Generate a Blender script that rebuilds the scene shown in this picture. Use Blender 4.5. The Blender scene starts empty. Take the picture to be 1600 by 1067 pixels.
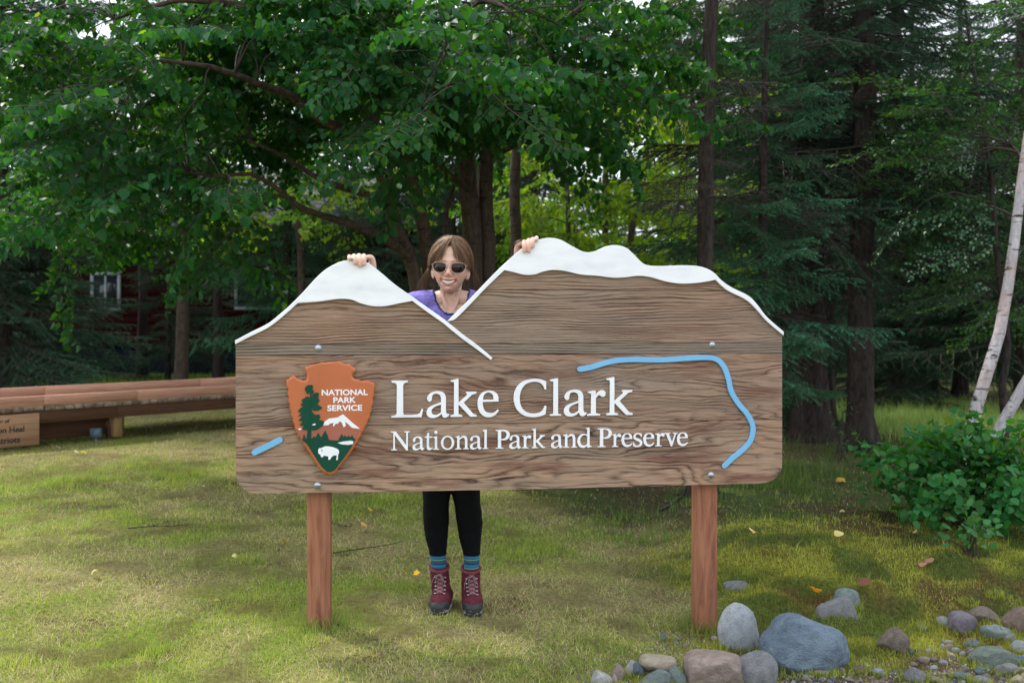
import bpy, bmesh, math, random
import numpy as np
from mathutils import Vector, Matrix, Euler

# ------------------------------------------------------------------ camera, world, sun, exposure
F = 1555.6          # focal length in photo pixels (35 mm lens, 1600 px wide)
HZ = 500.0          # photo row of the horizon
H = 1.28            # eye height
S = bpy.context.scene
COL = S.collection
cam_d = bpy.data.cameras.new('camera'); cam = bpy.data.objects.new('camera', cam_d); COL.objects.link(cam)
cam.location = (0, 0, H); cam.rotation_euler = (math.radians(90), 0, 0)
cam_d.lens = 35; cam_d.sensor_width = 36; cam_d.shift_y = -(533.5 - HZ) / 1600
cam_d.clip_start = 0.05; cam_d.clip_end = 1500
cam_d.dof.use_dof = True; cam_d.dof.focus_distance = 4.15; cam_d.dof.aperture_fstop = 3.2
S.camera = cam
SUN_EL, SUN_AZ = 52.0, -50.0      # azimuth measured from +Y (away from camera) towards +X
w = bpy.data.worlds.new('World'); S.world = w; w.use_nodes = True
nt = w.node_tree; bg = nt.nodes['Background']
sky = nt.nodes.new('ShaderNodeTexSky'); sky.sky_type = 'NISHITA'; sky.sun_disc = False
sky.sun_elevation = math.radians(SUN_EL); sky.sun_rotation = math.radians(SUN_AZ)
sky.dust_density = 3.0; sky.air_density = 1.0; sky.ozone_density = 1.0
# thin high cloud whitens the blue
tc = nt.nodes.new('ShaderNodeTexCoord'); nz = nt.nodes.new('ShaderNodeTexNoise'); nz.inputs['Scale'].default_value = 2.2
nz.inputs['Detail'].default_value = 6
rmp = nt.nodes.new('ShaderNodeValToRGB'); rmp.color_ramp.elements[0].position = .3; rmp.color_ramp.elements[1].position = .62
rmp.color_ramp.elements[0].color = (.62, .62, .62, 1); rmp.color_ramp.elements[1].color = (.92, .92, .92, 1)
mx = nt.nodes.new('ShaderNodeMix'); mx.data_type = 'RGBA'
nt.links.new(tc.outputs['Generated'], nz.inputs['Vector']); nt.links.new(nz.outputs['Fac'], rmp.inputs['Fac'])
nt.links.new(rmp.outputs['Color'], mx.inputs['Factor']); nt.links.new(sky.outputs[0], mx.inputs['A'])
mx.inputs['B'].default_value = (9.6, 10.2, 11.0, 1)
nt.links.new(mx.outputs['Result'], bg.inputs['Color']); bg.inputs['Strength'].default_value = 0.11
sd = bpy.data.lights.new('sun', 'SUN'); sd.energy = 2.7; sd.angle = math.radians(3.5); sd.color = (1.0, .95, .86)
sun = bpy.data.objects.new('sun', sd); COL.objects.link(sun)
sv = Vector((math.sin(math.radians(SUN_AZ)) * math.cos(math.radians(SUN_EL)), math.cos(math.radians(SUN_AZ)) * math.cos(math.radians(SUN_EL)), math.sin(math.radians(SUN_EL))))
sun.rotation_euler = sv.to_track_quat('Z', 'Y').to_euler()
S.view_settings.view_transform = 'Standard'; S.view_settings.look = 'None'; S.view_settings.gamma = 1
S.view_settings.use_curve_mapping = False; S.view_settings.exposure = 1.0
S.render.engine = 'CYCLES'
S.cycles.max_bounces = 8; S.cycles.diffuse_bounces = 4; S.cycles.glossy_bounces = 2; S.cycles.transmission_bounces = 4
S.cycles.transparent_max_bounces = 4; S.cycles.sample_clamp_indirect = 4; S.cycles.use_denoising = True

RND = random.Random(7)
NR = np.random.default_rng(11)

# ------------------------------------------------------------------ helpers
def pw(px, py, Y):
    return Vector(((px - 800) / F * Y, Y, H - (py - HZ) / F * Y))

def _hash(ix, iy, seed):
    n = (ix.astype(np.int64) * 374761393 + iy.astype(np.int64) * 668265263 + seed * 1442695041) & 0xffffffff
    n = ((n ^ (n >> 13)) * 1274126177) & 0xffffffff
    return ((n ^ (n >> 16)) & 0xffff) / 65535.0
def vnoise(x, y, seed=0):
    x = np.asarray(x, float); y = np.asarray(y, float)
    ix = np.floor(x); iy = np.floor(y); fx = x - ix; fy = y - iy
    fx = fx * fx * (3 - 2 * fx); fy = fy * fy * (3 - 2 * fy)
    a = _hash(ix, iy, seed); b = _hash(ix + 1, iy, seed); c = _hash(ix, iy + 1, seed); d = _hash(ix + 1, iy + 1, seed)
    return (a * (1 - fx) + b * fx) * (1 - fy) + (c * (1 - fx) + d * fx) * fy
def fbm(x, y, seed=0, oct=4):
    s = 0; a = .5; t = 0
    for o in range(oct):
        s = s + a * vnoise(x * 2 ** o, y * 2 ** o, seed + o * 17); t += a; a *= .5
    return s / t
def sstep(a, b, x):
    t = np.clip((np.asarray(x, float) - a) / (b - a), 0, 1); return t * t * (3 - 2 * t)

def ground_z(x, y):
    x = np.asarray(x, float); y = np.asarray(y, float)
    z = -0.046 * (np.clip(x, -2.2, 1.4) + .1)
    z = z + .17 * sstep(4.25, 5.6, y) * sstep(.7, 1.5, x)
    z = z - .05 * sstep(1.0, 2.2, x) * (1 - sstep(3.7, 4.4, y))
    near = 1 - sstep(20, 40, y)
    z = z + (fbm(x * 1.3 + 40, y * 1.3 + 9, 3, 3) - .5) * .05 * near * sstep(.2, 1.0, np.abs(x + .25) + np.abs(y - 4.3) * .5)
    moss = sstep(.7, 1.3, x + .25 * (fbm(x * 2 + 5, y * 2, 8, 2) - .5) * 2) * (1 - sstep(6.5, 8, y))
    z = z + (fbm(x * 4 + 3, y * 4 + 1, 5, 3) - .5) * .11 * moss
    z = z + .5 * sstep(9, 30, y) * sstep(1, 9, x)
    return z
def gz(x, y): return float(ground_z(x, y))
def ghit(px, py):
    Y = 4.5
    for _ in range(40):
        X = (px - 800) / F * Y
        Yn = (H - gz(X, Y)) * F / (py - HZ)
        Y = Y * .5 + Yn * .5
    return Vector(((px - 800) / F * Y, Y, gz((px - 800) / F * Y, Y)))

def mesh_np(name, V, Fc, mats=(), smooth=False, colors=None, uvfac=None):
    """V (n,3), Fc (m,3|4) int, colors (n,3) linear point colours"""
    V = np.asarray(V, np.float32); Fc = np.asarray(Fc, np.int32)
    me = bpy.data.meshes.new(name); k = Fc.shape[1]
    me.vertices.add(len(V)); me.vertices.foreach_set('co', V.ravel())
    me.loops.add(Fc.size); me.loops.foreach_set('vertex_index', Fc.ravel())
    me.polygons.add(len(Fc)); me.polygons.foreach_set('loop_start', np.arange(0, Fc.size, k, dtype=np.int32))
    me.polygons.foreach_set('loop_total', np.full(len(Fc), k, np.int32))
    if smooth: me.polygons.foreach_set('use_smooth', np.ones(len(Fc), bool))
    me.update(calc_edges=True)
    if colors is not None:
        a = me.color_attributes.new('tint', 'FLOAT_COLOR', 'POINT')
        c = np.ones((len(V), 4), np.float32); c[:, :3] = colors; a.data.foreach_set('color', c.ravel())
    for m in mats: me.materials.append(m)
    return me

def link(name, me, parent=None, loc=None):
    o = bpy.data.objects.new(name, me); COL.objects.link(o)
    if parent is not None: o.parent = parent
    if loc is not None: o.location = loc
    return o
def tag(o, label=None, cat=None, group=None, kind=None):
    if label: o['label'] = label
    if cat: o['category'] = cat
    if group: o['group'] = group
    if kind: o['kind'] = kind
    return o
def empty(name, loc, label, cat, group=None, rot=None):
    o = bpy.data.objects.new(name, None); COL.objects.link(o); o.location = loc
    o.empty_display_size = .1
    if rot: o.rotation_euler = rot
    return tag(o, label, cat, group)

def tube_np(pts, radii, seg=8, cap=True):
    pts = [Vector(p) for p in pts]; n = len(pts); V = []; Fc = []
    up = Vector((.13, .21, .97)); prev = None
    for i, p in enumerate(pts):
        t = (pts[min(i + 1, n - 1)] - pts[max(i - 1, 0)])
        if t.length < 1e-9: t = Vector((0, 0, 1))
        t.normalize()
        if prev is None:
            a = t.cross(up if abs(t.dot(up)) < .9 else Vector((1, 0, 0))).normalized()
        else:
            a = (prev - t * prev.dot(t)).normalized()
        prev = a; b = t.cross(a)
        for k in range(seg):
            an = 2 * math.pi * k / seg
            V.append(p + (a * math.cos(an) + b * math.sin(an)) * radii[i])
    for i in range(n - 1):
        for k in range(seg):
            k2 = (k + 1) % seg
            Fc.append((i * seg + k, i * seg + k2, (i + 1) * seg + k2, (i + 1) * seg + k))
    if cap:
        for i, sgn in ((0, 1), (n - 1, -1)):
            V.append(pts[i]); c = len(V) - 1
            for k in range(seg):
                k2 = (k + 1) % seg; q = (i * seg + k, i * seg + k2)
                Fc.append((c, q[1], q[0], c) if sgn > 0 else (c, q[0], q[1], c))
    # cap quads are degenerate; turn into tris by splitting everything
    T = []
    for f in Fc:
        if f[0] == f[3]: T.append(f[:3])
        else: T.append((f[0], f[1], f[2])); T.append((f[0], f[2], f[3]))
    return np.array([tuple(v) for v in V]), np.array(T)
class MB:
    """collects triangle soup"""
    def __init__(s): s.V = []; s.F = []; s.n = 0; s.C = []
    def add(s, V, Fc, c=None):
        V = np.asarray(V, float); Fc = np.asarray(Fc, int)
        if Fc.shape[1] == 4: Fc = np.concatenate([Fc[:, [0, 1, 2]], Fc[:, [0, 2, 3]]])
        s.V.append(V); s.F.append(Fc + s.n); s.n += len(V)
        s.C.append(np.tile(np.asarray(c if c is not None else (1, 1, 1), float), (len(V), 1)) if c is None or np.ndim(c) == 1 else c)
    def tube(s, pts, r, seg=8, cap=True, c=None):
        if not hasattr(r, '__len__'): r = [r] * len(pts)
        s.add(*tube_np(pts, r, seg, cap), c)
    def box(s, x0, x1, y0, y1, z0, z1, M=None, c=None):
        V = np.array([(x, y, z) for x in (x0, x1) for y in (y0, y1) for z in (z0, z1)], float)
        Fc = np.array([(0, 1, 3, 2), (4, 6, 7, 5), (0, 4, 5, 1), (2, 3, 7, 6), (0, 2, 6, 4), (1, 5, 7, 3)])
        if M is not None: V = V @ np.array(M.to_3x3()).T + np.array(M.translation)
        s.add(V, Fc, c)
    def mesh(s, name, mats, smooth=False, col=False):
        return mesh_np(name, np.concatenate(s.V), np.concatenate(s.F), mats, smooth, np.concatenate(s.C) if col else None)
    def obj(s, name, mats, parent=None, smooth=False, col=False, loc=None):
        return link(name, s.mesh(name, mats, smooth, col), parent, loc)

def bevel(o, wd=.003, seg=2, ang=40):
    m = o.modifiers.new('bevel', 'BEVEL'); m.width = wd; m.segments = seg; m.limit_method = 'ANGLE'; m.angle_limit = math.radians(ang)
    return o
def evalmesh(o, name=None):
    dg = bpy.context.evaluated_depsgraph_get(); dg.update()
    me = bpy.data.meshes.new_from_object(o.evaluated_get(dg)); me.name = name or o.name
    return me

def catmull(pts, closed=True, sub=6):
    """pts: (x,y) or (x,y,'s'); plain points are corners, 's' are smooth"""
    n = len(pts); out = []
    P = [Vector((p[0], p[1])) for p in pts]; sm = [len(p) > 2 for p in pts]
    rng = n if closed else n - 1
    for i in range(rng):
        a, b = P[i], P[(i + 1) % n]
        if not sm[i] and not sm[(i + 1) % n]: out.append(a); continue
        pa = P[i - 1] if (sm[i] and (closed or i > 0)) else a - (b - a) * .0 
        pb = P[(i + 2) % n] if sm[(i + 1) % n] and (closed or i + 2 < n) else b
        ta = (b - pa) * .5 if sm[i] else (b - a) * .6
        tb = (pb - a) * .5 if sm[(i + 1) % n] else (b - a) * .6
        for k in range(sub):
            t = k / sub; t2 = t * t; t3 = t2 * t
            out.append(a * (2 * t3 - 3 * t2 + 1) + ta * (t3 - 2 * t2 + t) + b * (-2 * t3 + 3 * t2) + tb * (t3 - t2))
    if not closed: out.append(P[-1])
    return [(p.x, p.y) for p in out]

def flat_shape(name, loops, thick, bev, mats, w0=0.0, bres=1):
    """loops: list of [(u,v)...] in a plane; result lies in local XZ, front at y=-w.., back at y=w0; thickness goes to the front (-Y)"""
    cu = bpy.data.curves.new(name, 'CURVE'); cu.dimensions = '2D'; cu.fill_mode = 'BOTH'
    cu.extrude = max(thick / 2 - bev, 0.00005); cu.bevel_depth = bev; cu.bevel_resolution = bres; cu.offset = -bev
    for lp in loops:
        sp = cu.splines.new('POLY'); sp.points.add(len(lp) - 1); sp.use_cyclic_u = True
        for i, (u, v) in enumerate(lp): sp.points[i].co = (u, v, 0, 1)
    ob = bpy.data.objects.new(name, cu); COL.objects.link(ob)
    me = evalmesh(ob, name); bpy.data.objects.remove(ob); bpy.data.curves.remove(cu)
    # curve plane XY, normal Z -> local XZ plane, front towards -Y
    n = len(me.vertices); co = np.empty(n * 3, np.float32); me.vertices.foreach_get('co', co); co = co.reshape(-1, 3)
    new = np.stack([co[:, 0], w0 - thick / 2 - co[:, 2], co[:, 1]], 1); me.vertices.foreach_set('co', new.ravel()); me.update()
    me.materials.clear()
    for m in mats: me.materials.append(m)
    return me

# ------------------------------------------------------------------ materials
def newmat(name):
    m = bpy.data.materials.new(name); m.use_nodes = True
    return m, m.node_tree, m.node_tree.nodes['Principled BSDF']
def N(nt, t, **kw):
    n = nt.nodes.new('ShaderNode' + t)
    for k, v in kw.items():
        if k in n.inputs: n.inputs[k].default_value = v
        else: setattr(n, k, v)
    return n
def ramp(nt, src, stops):
    r = nt.nodes.new('ShaderNodeValToRGB'); e = r.color_ramp.elements
    e[0].position, e[1].position = stops[0][0], stops[-1][0]
    e[0].color = (*stops[0][1], 1); e[1].color = (*stops[-1][1], 1)
    for p, c in stops[1:-1]:
        q = e.new(p); q.color = (*c, 1)
    nt.links.new(src, r.inputs['Fac']); return r.outputs['Color']
def objcoord(nt, scale=(1, 1, 1), loc=(0, 0, 0), rnd=False):
    tc = N(nt, 'TexCoord'); mp = N(nt, 'Mapping'); mp.inputs['Scale'].default_value = scale; mp.inputs['Location'].default_value = loc
    nt.links.new(tc.outputs['Object'], mp.inputs['Vector']); out = mp.outputs['Vector']
    if rnd:
        oi = N(nt, 'ObjectInfo'); ml = N(nt, 'Math', operation='MULTIPLY'); ml.inputs[1].default_value = 37.0
        nt.links.new(oi.outputs['Random'], ml.inputs[0]); va = N(nt, 'VectorMath', operation='ADD')
        nt.links.new(out, va.inputs[0]); nt.links.new(ml.outputs[0], va.inputs[1]); out = va.outputs[0]
    return out
def noise(nt, vec, scale, detail=5, rough=.55, dist=0):
    n = N(nt, 'TexNoise'); n.inputs['Scale'].default_value = scale; n.inputs['Detail'].default_value = detail
    n.inputs['Roughness'].default_value = rough; n.inputs['Distortion'].default_value = dist
    nt.links.new(vec, n.inputs['Vector']); return n.outputs['Fac']
def math_(nt, op, a, b=None, clamp=False):
    m = N(nt, 'Math', operation=op); m.use_clamp = clamp
    for i, v in enumerate((a, b)):
        if v is None: continue
        if isinstance(v, (int, float)): m.inputs[i].default_value = v
        else: nt.links.new(v, m.inputs[i])
    return m.outputs[0]
def mixc(nt, fac, a, b, mode='MIX'):
    m = N(nt, 'Mix', data_type='RGBA', blend_type=mode)
    for k, v in (('Factor', fac), ('A', a), ('B', b)):
        s = [i for i in m.inputs if i.name == k and (i.type == ('VALUE' if k == 'Factor' else 'RGBA'))][0]
        if isinstance(v, (int, float)): s.default_value = v
        elif isinstance(v, tuple): s.default_value = (*v, 1)
        else: nt.links.new(v, s)
    return [o for o in m.outputs if o.type == 'RGBA'][0]
def bump(nt, bsdf, h, dist=.01, strength=1.0):
    b = N(nt, 'Bump'); b.inputs['Distance'].default_value = dist; b.inputs['Strength'].default_value = strength
    nt.links.new(h, b.inputs['Height']); nt.links.new(b.outputs[0], bsdf.inputs['Normal'])
def simple(name, cols, scale=20, rough=.7, bdist=.002, stretch=(1, 1, 1), detail=6, metal=0, rnd=False, spec=.5, lo=.3, hi=.7, bs=None):
    m, nt, b = newmat(name); vec = objcoord(nt, stretch, rnd=rnd)
    f = noise(nt, vec, scale, detail)
    k = len(cols)
    c = ramp(nt, f, [(lo + (hi - lo) * i / (k - 1), cols[i]) for i in range(k)]) if k > 1 else None
    if c is not None: nt.links.new(c, b.inputs['Base Color'])
    else: b.inputs['Base Color'].default_value = (*cols[0], 1)
    b.inputs['Roughness'].default_value = rough; b.inputs['Metallic'].default_value = metal
    b.inputs['Specular IOR Level'].default_value = spec
    if bdist:
        f2 = noise(nt, vec, bs or scale * 3, detail); bump(nt, b, f2, bdist)
    return m

def plank_mat(name, seed, freq, amp, xs, dark, red=.3, light=(.46, .295, .20), lw=.35):
    """weathered, sandblasted cedar: wavy growth rings standing proud, soft wood cut back"""
    m, nt, b = newmat(name); L = nt.links
    tc = N(nt, 'TexCoord'); sp = N(nt, 'SeparateXYZ'); L.new(tc.outputs['Object'], sp.inputs[0])
    def vec(sx, sz, ox=0):
        c = N(nt, 'CombineXYZ'); L.new(math_(nt, 'MULTIPLY', sp.outputs['X'], sx), c.inputs['X'])
        L.new(math_(nt, 'ADD', math_(nt, 'MULTIPLY', sp.outputs['Z'], sz), seed * 3.7 + ox), c.inputs['Z'])
        c.inputs['Y'].default_value = seed * 1.31; return c.outputs[0]
    warp = noise(nt, vec(xs, 5.5), 1.0, 3, .5, .3)
    warp2 = noise(nt, vec(xs * 5, 22, 4), 1.0, 3, .55)
    zz = math_(nt, 'ADD', sp.outputs['Z'], math_(nt, 'ADD', math_(nt, 'MULTIPLY', warp, amp), math_(nt, 'MULTIPLY', warp2, amp * .12)))
    slow = noise(nt, vec(.7, 5, 31), 1.0, 2)
    zz = math_(nt, 'ADD', zz, math_(nt, 'MULTIPLY', slow, .05))
    ph = math_(nt, 'MULTIPLY', zz, freq)
    fr = math_(nt, 'FRACT', ph, None)                      # saw-tooth rings: slow rise, sharp dark latewood line
    d1 = math_(nt, 'POWER', math_(nt, 'ABSOLUTE', math_(nt, 'SUBTRACT', math_(nt, 'MULTIPLY', fr, 2), 1)), 2.1)
    # ring strength varies over the plank
    vary = noise(nt, vec(3.4, 26, 9), 1.0, 4, .65)
    vary = math_(nt, 'MULTIPLY', math_(nt, 'SUBTRACT', vary, .36), 3.0, True)
    ring = math_(nt, 'MULTIPLY', d1, vary)
    fib = noise(nt, vec(14, 420, 2), 1.0, 4, .65)
    fib2 = noise(nt, vec(6, 130, 6), 1.0, 6, .7)
    base = ramp(nt, fib2, [(.3, tuple(c * .62 for c in light)), (.5, tuple(c * .85 for c in light)), (.68, light)])
    big = noise(nt, vec(1.6, 6, 1), 1.0, 3)
    base = mixc(nt, ramp(nt, big, [(.35, (0, 0, 0)), (.7, (.75, .75, .75))]), base, (.33, .275, .22))
    rd = ramp(nt, noise(nt, vec(3.0, 16, 13), 1.0, 4), [(.52, (0, 0, 0)), (.68, (red, red, red))])
    base = mixc(nt, rd, base, (.17, .065, .045))
    base = mixc(nt, math_(nt, 'MULTIPLY', fib, .5), base, tuple(c * .45 for c in light))
    base = mixc(nt, math_(nt, 'MULTIPLY', ring, dark), base, (.038, .018, .013))
    # weather stains: dark bands
    st = noise(nt, vec(.8, 24, 21), 1.0, 3)
    base = mixc(nt, ramp(nt, st, [(.55, (0, 0, 0)), (.75, (.42, .42, .42))]), base, (.08, .075, .07))
    L.new(base, b.inputs['Base Color']); b.inputs['Roughness'].default_value = .85; b.inputs['Specular IOR Level'].default_value = .25
    h = math_(nt, 'SUBTRACT', math_(nt, 'MULTIPLY', fib, .4), math_(nt, 'MULTIPLY', ring, 1.0))
    h = math_(nt, 'ADD', h, math_(nt, 'MULTIPLY', fib2, .8)); h = math_(nt, 'ADD', h, math_(nt, 'MULTIPLY', fr, .35))
    bump(nt, b, h, .007, 1.0)
    return m

def timber(name, light, darkc, rough=.75, sc=(2, 2, 2), axis='Z', bd=.0015):
    s = {'X': (1.5, 45, 45), 'Z': (14, 14, 1.5)}[axis]
    m, nt, b = newmat(name); L = nt.links; vec = objcoord(nt, s, rnd=True)
    f = noise(nt, vec, 3, 6, .6, .4); g = noise(nt, vec, .6, 3); fine = noise(nt, vec, 14, 3)
    c = ramp(nt, f, [(.3, darkc), (.52, light), (.75, tuple(min(1, k * 1.25) for k in light))])
    c = mixc(nt, ramp(nt, g, [(.45, (0, 0, 0)), (.75, (.5, .5, .5))]), c, tuple(k * .55 for k in darkc))
    L.new(c, b.inputs['Base Color']); b.inputs['Roughness'].default_value = rough; b.inputs['Specular IOR Level'].default_value = .3
    bump(nt, b, math_(nt, 'ADD', f, math_(nt, 'MULTIPLY', fine, .4)), bd)
    return m

def leafmat(name, trans=.45, rough=.45, gain=1.0, tcol=(2.3, 1.8, .3), spec=.16):
    m, nt, b = newmat(name); L = nt.links
    at = N(nt, 'Attribute'); at.attribute_name = 'tint'
    oi = N(nt, 'ObjectInfo')
    hs = N(nt, 'HueSaturation'); L.new(at.outputs['Color'], hs.inputs['Color'])
    L.new(math_(nt, 'ADD', math_(nt, 'MULTIPLY', oi.outputs['Random'], .45 * gain), .78 * gain), hs.inputs['Value'])
    L.new(math_(nt, 'ADD', math_(nt, 'MULTIPLY', oi.outputs['Random'], .03), .485), hs.inputs['Hue'])
    L.new(hs.outputs[0], b.inputs['Base Color']); b.inputs['Roughness'].default_value = rough; b.inputs['Specular IOR Level'].default_value = spec
    tr = N(nt, 'BsdfTranslucent'); tm = mixc(nt, 1.0, hs.outputs[0], tcol, 'MULTIPLY')
    L.new(tm, tr.inputs['Color'])
    ms = N(nt, 'MixShader'); ms.inputs[0].default_value = trans
    L.new(b.outputs[0], ms.inputs[1]); L.new(tr.outputs[0], ms.inputs[2])
    L.new(ms.outputs[0], nt.nodes['Material Output'].inputs['Surface'])
    return m
def tintmat(name, rough=.8, spec=.3, sub=0, bd=0, bscale=300):
    m, nt, b = newmat(name); at = N(nt, 'Attribute'); at.attribute_name = 'tint'
    nt.links.new(at.outputs['Color'], b.inputs['Base Color']); b.inputs['Roughness'].default_value = rough; b.inputs['Specular IOR Level'].default_value = spec
    if sub:
        b.inputs['Subsurface Weight'].default_value = sub; b.inputs['Subsurface Radius'].default_value = (.012, .004, .002); b.inputs['Subsurface Scale'].default_value = 1
    if bd: bump(nt, b, noise(nt, objcoord(nt), bscale, 4), bd)
    return m

M_white = simple('white paint', [(.62, .64, .66), (.73, .75, .78), (.79, .81, .83)], 7, .5, .0006, stretch=(1, 1, 3), lo=.22, hi=.6)
M_blue = simple('blue paint', [(.14, .38, .62), (.17, .44, .68)], 8, .5, .0004)
M_orange = simple('orange paint', [(.40, .105, .030), (.46, .122, .036)], 9, .5, .0006)
M_orange_rim = simple('orange rim paint', [(.42, .11, .032), (.50, .145, .045)], 30, .45, .0015)
M_dgreen = simple('deep green paint', [(.002, .048, .026), (.003, .058, .032)], 9, .6, 0, spec=.2)
M_rust = simple('rust brown paint', [(.30, .085, .05), (.33, .10, .06)], 9, .5, 0)
M_steel = simple('zinc bolt', [(.35, .40, .45), (.5, .55, .6)], 60, .45, .0003, metal=.8)
M_post = timber('red stained post timber', (.32, .135, .075), (.17, .06, .035))
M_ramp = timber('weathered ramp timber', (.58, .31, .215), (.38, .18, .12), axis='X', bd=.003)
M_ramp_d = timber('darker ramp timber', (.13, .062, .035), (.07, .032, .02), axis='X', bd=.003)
M_ramp_y = timber('yellowed timber post', (.32, .20, .09), (.2, .11, .05), bd=.003)
M_deckend = simple('weathered deck plank', [(.08, .05, .035), (.22, .17, .12), (.42, .38, .32)], 12, .9, .002, rnd=True)
M_panel = timber('pale cedar sign panel', (.42, .24, .14), (.30, .16, .09), axis='X')
M_black = simple('black lettering', [(.012, .012, .012)], 9, .6, 0)
# ------------------------------------------------------------------ ground
def axis_pts(lo, hi, c0, c1, step, grow=1.18):
    mid = list(np.arange(c0, c1 + 1e-6, step)); a = []; s = step; v = c0
    while v > lo: s *= grow; v -= s; a.append(v)
    b = []; s = step; v = c1
    while v < hi: s *= grow; v += s; b.append(v)
    return np.array(a[::-1] + mid + b)
gx = axis_pts(-260, 260, -3.4, 3.6, .035, 1.06); gy = axis_pts(-60, 420, 3.2, 7.5, .035, 1.05)
GX, GY = np.meshgrid(gx, gy); GZ = ground_z(GX, GY)
# masks: 0 lawn, moss at right, forest litter
def moss_mask(x, y):
    e = (fbm(x * 1.5 + 5, y * 1.5 + 2, 8, 3) - .5) * 1.1
    return sstep(.55, 1.15, x + e) * (1 - sstep(5.2, 6.6, y + e)) 
def litter_mask(x, y):
    e = (fbm(x * 1.1 + 1, y * 1.1 + 7, 21, 3) - .5) * 2.2
    m = sstep(5.9, 7.2, y + e + .9 * np.clip(x - .5, -1.5, 1.5))
    m = m * sstep(-.9, .7, x + e * .6)
    far = sstep(12.5, 15, y + e)
    return np.clip(np.maximum(m, far), 0, 1)
def dirt_mask(x, y):   # bare gritty strip at the front right, by the stones
    e = (fbm(x * 2.3 + 8, y * 2.3 + 3, 31, 3) - .5) * .9
    return sstep(.15, .75, x + e) * (1 - sstep(3.72, 4.0, y + e * .5 - .12 * np.clip(x - 1, 0, 1) - .30 * np.clip(x - 1.5, 0, 1)))
def lawn_green(x, y):  # 0 dead straw .. 1 lush
    a = fbm(x * 1.1 + 11, y * .9 + 4, 41, 4); b = fbm(x * 4.5 + 2, y * 4.5, 43, 3)
    return np.clip((a * .65 + b * .35 - .36) * 3.6, 0, 1)
def lerp(a, b, t): return np.asarray(a) * (1 - t[..., None]) + np.asarray(b) * t[..., None]
def ground_col(x, y):
    g = lawn_green(x, y); br = fbm(x * 7, y * 7 + 3, 51, 3)
    c = lerp((.24, .21, .105), (.16, .19, .045), g)
    c = lerp(c, (.12, .085, .05), sstep(.55, .75, br)[...] * .7)
    mo = moss_mask(x, y); mb = fbm(x * 5 + 3, y * 5, 61, 3)
    mc = lerp((.19, .19, .03), (.08, .095, .02), sstep(.4, .62, mb)); mc = lerp(mc, (.10, .06, .025), sstep(.6, .72, fbm(x * 3 + 9, y * 3, 66, 3)) * .8)
    c = lerp(c, mc, mo)
    lt = litter_mask(x, y); lc = lerp((.055, .045, .028), (.05, .075, .025), sstep(.45, .65, fbm(x * 2, y * 2, 71, 3)))
    c = lerp(c, lc, lt * .92)
    d = dirt_mask(x, y); c = lerp(c, (.13, .105, .08), d * .9)
    return c
GC = ground_col(GX, GY)
nyy, nxx = GX.shape
idx = np.arange(nyy * nxx).reshape(nyy, nxx)
Fq = np.stack([idx[:-1, :-1], idx[:-1, 1:], idx[1:, 1:], idx[1:, :-1]], -1).reshape(-1, 4)
m, nt, b = newmat('lawn and forest soil'); at = N(nt, 'Attribute'); at.attribute_name = 'tint'
vec = objcoord(nt); f1 = noise(nt, vec, 45, 8, .7); f2 = noise(nt, vec, 9, 6, .65)
c = mixc(nt, 1.0, at.outputs['Color'], ramp(nt, f1, [(.32, (.3, .28, .24)), (.5, (.9, .88, .8)), (.7, (1.5, 1.45, 1.3))]), 'MULTIPLY')
nt.links.new(c, b.inputs['Base Color']); b.inputs['Roughness'].default_value = .95; b.inputs['Specular IOR Level'].default_value = .1
bump(nt, b, math_(nt, 'ADD', f1, math_(nt, 'MULTIPLY', f2, 1.2)), .02)
g = link('ground', mesh_np('ground', np.stack([GX, GY, GZ], -1).reshape(-1, 3), Fq, (m,), True, GC.reshape(-1, 3)))
g['kind'] = 'structure'

# ------------------------------------------------------------------ grass blades (one mass each for lawn, moss, forest edge)
M_grass = leafmat('grass blade', .35, .6, 1.0, (1.15, 1.25, .6))
def blades(name, X, Y, h, wd, lean, col, seg2=True, label=None, cat='grass'):
    n = len(X); Z = ground_z(X, Y) - .004
    az = NR.uniform(0, 2 * np.pi, n); la = NR.uniform(0, 2 * np.pi, n)
    dx = np.cos(la) * lean * h; dy = np.sin(la) * lean * h
    up = h * np.sqrt(np.clip(1 - np.clip(lean, 0, .98) ** 2, .03, 1))
    wx = np.cos(az) * wd / 2; wy = np.sin(az) * wd / 2
    B = np.stack([X, Y, Z], -1); Wv = np.stack([wx, wy, 0 * wx], -1)
    mid = B + np.stack([dx * .35, dy * .35, up * .6], -1); tip = B + np.stack([dx, dy, up], -1)
    V = np.stack([B - Wv, B + Wv, mid + Wv * .75, mid - Wv * .75, tip], 1).reshape(-1, 3)
    i0 = np.arange(n)[:, None] * 5
    T = np.concatenate([i0 + [0, 1, 2], i0 + [0, 2, 3], i0 + [3, 2, 4]])
    C = np.repeat(col, 5, 0)
    o = link(name, mesh_np(name, V, T, (M_grass,), False, C)); o['kind'] = 'stuff'
    if label: o['label'] = label
    if cat: o['category'] = cat
    return o
def sample_field(n, y0, y1, pad=.12, p=1.0):
    # density falls off with distance like 1/y^p
    u = NR.uniform(0, 1, n)
    if abs(p - 1) < 1e-3: Y = y0 * (y1 / y0) ** u
    else: q = 1 - p; Y = (y0 ** q + u * (y1 ** q - y0 ** q)) ** (1 / q)
    X = NR.uniform(-1, 1, n) * (.515 + pad) * Y
    return X, Y
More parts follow.
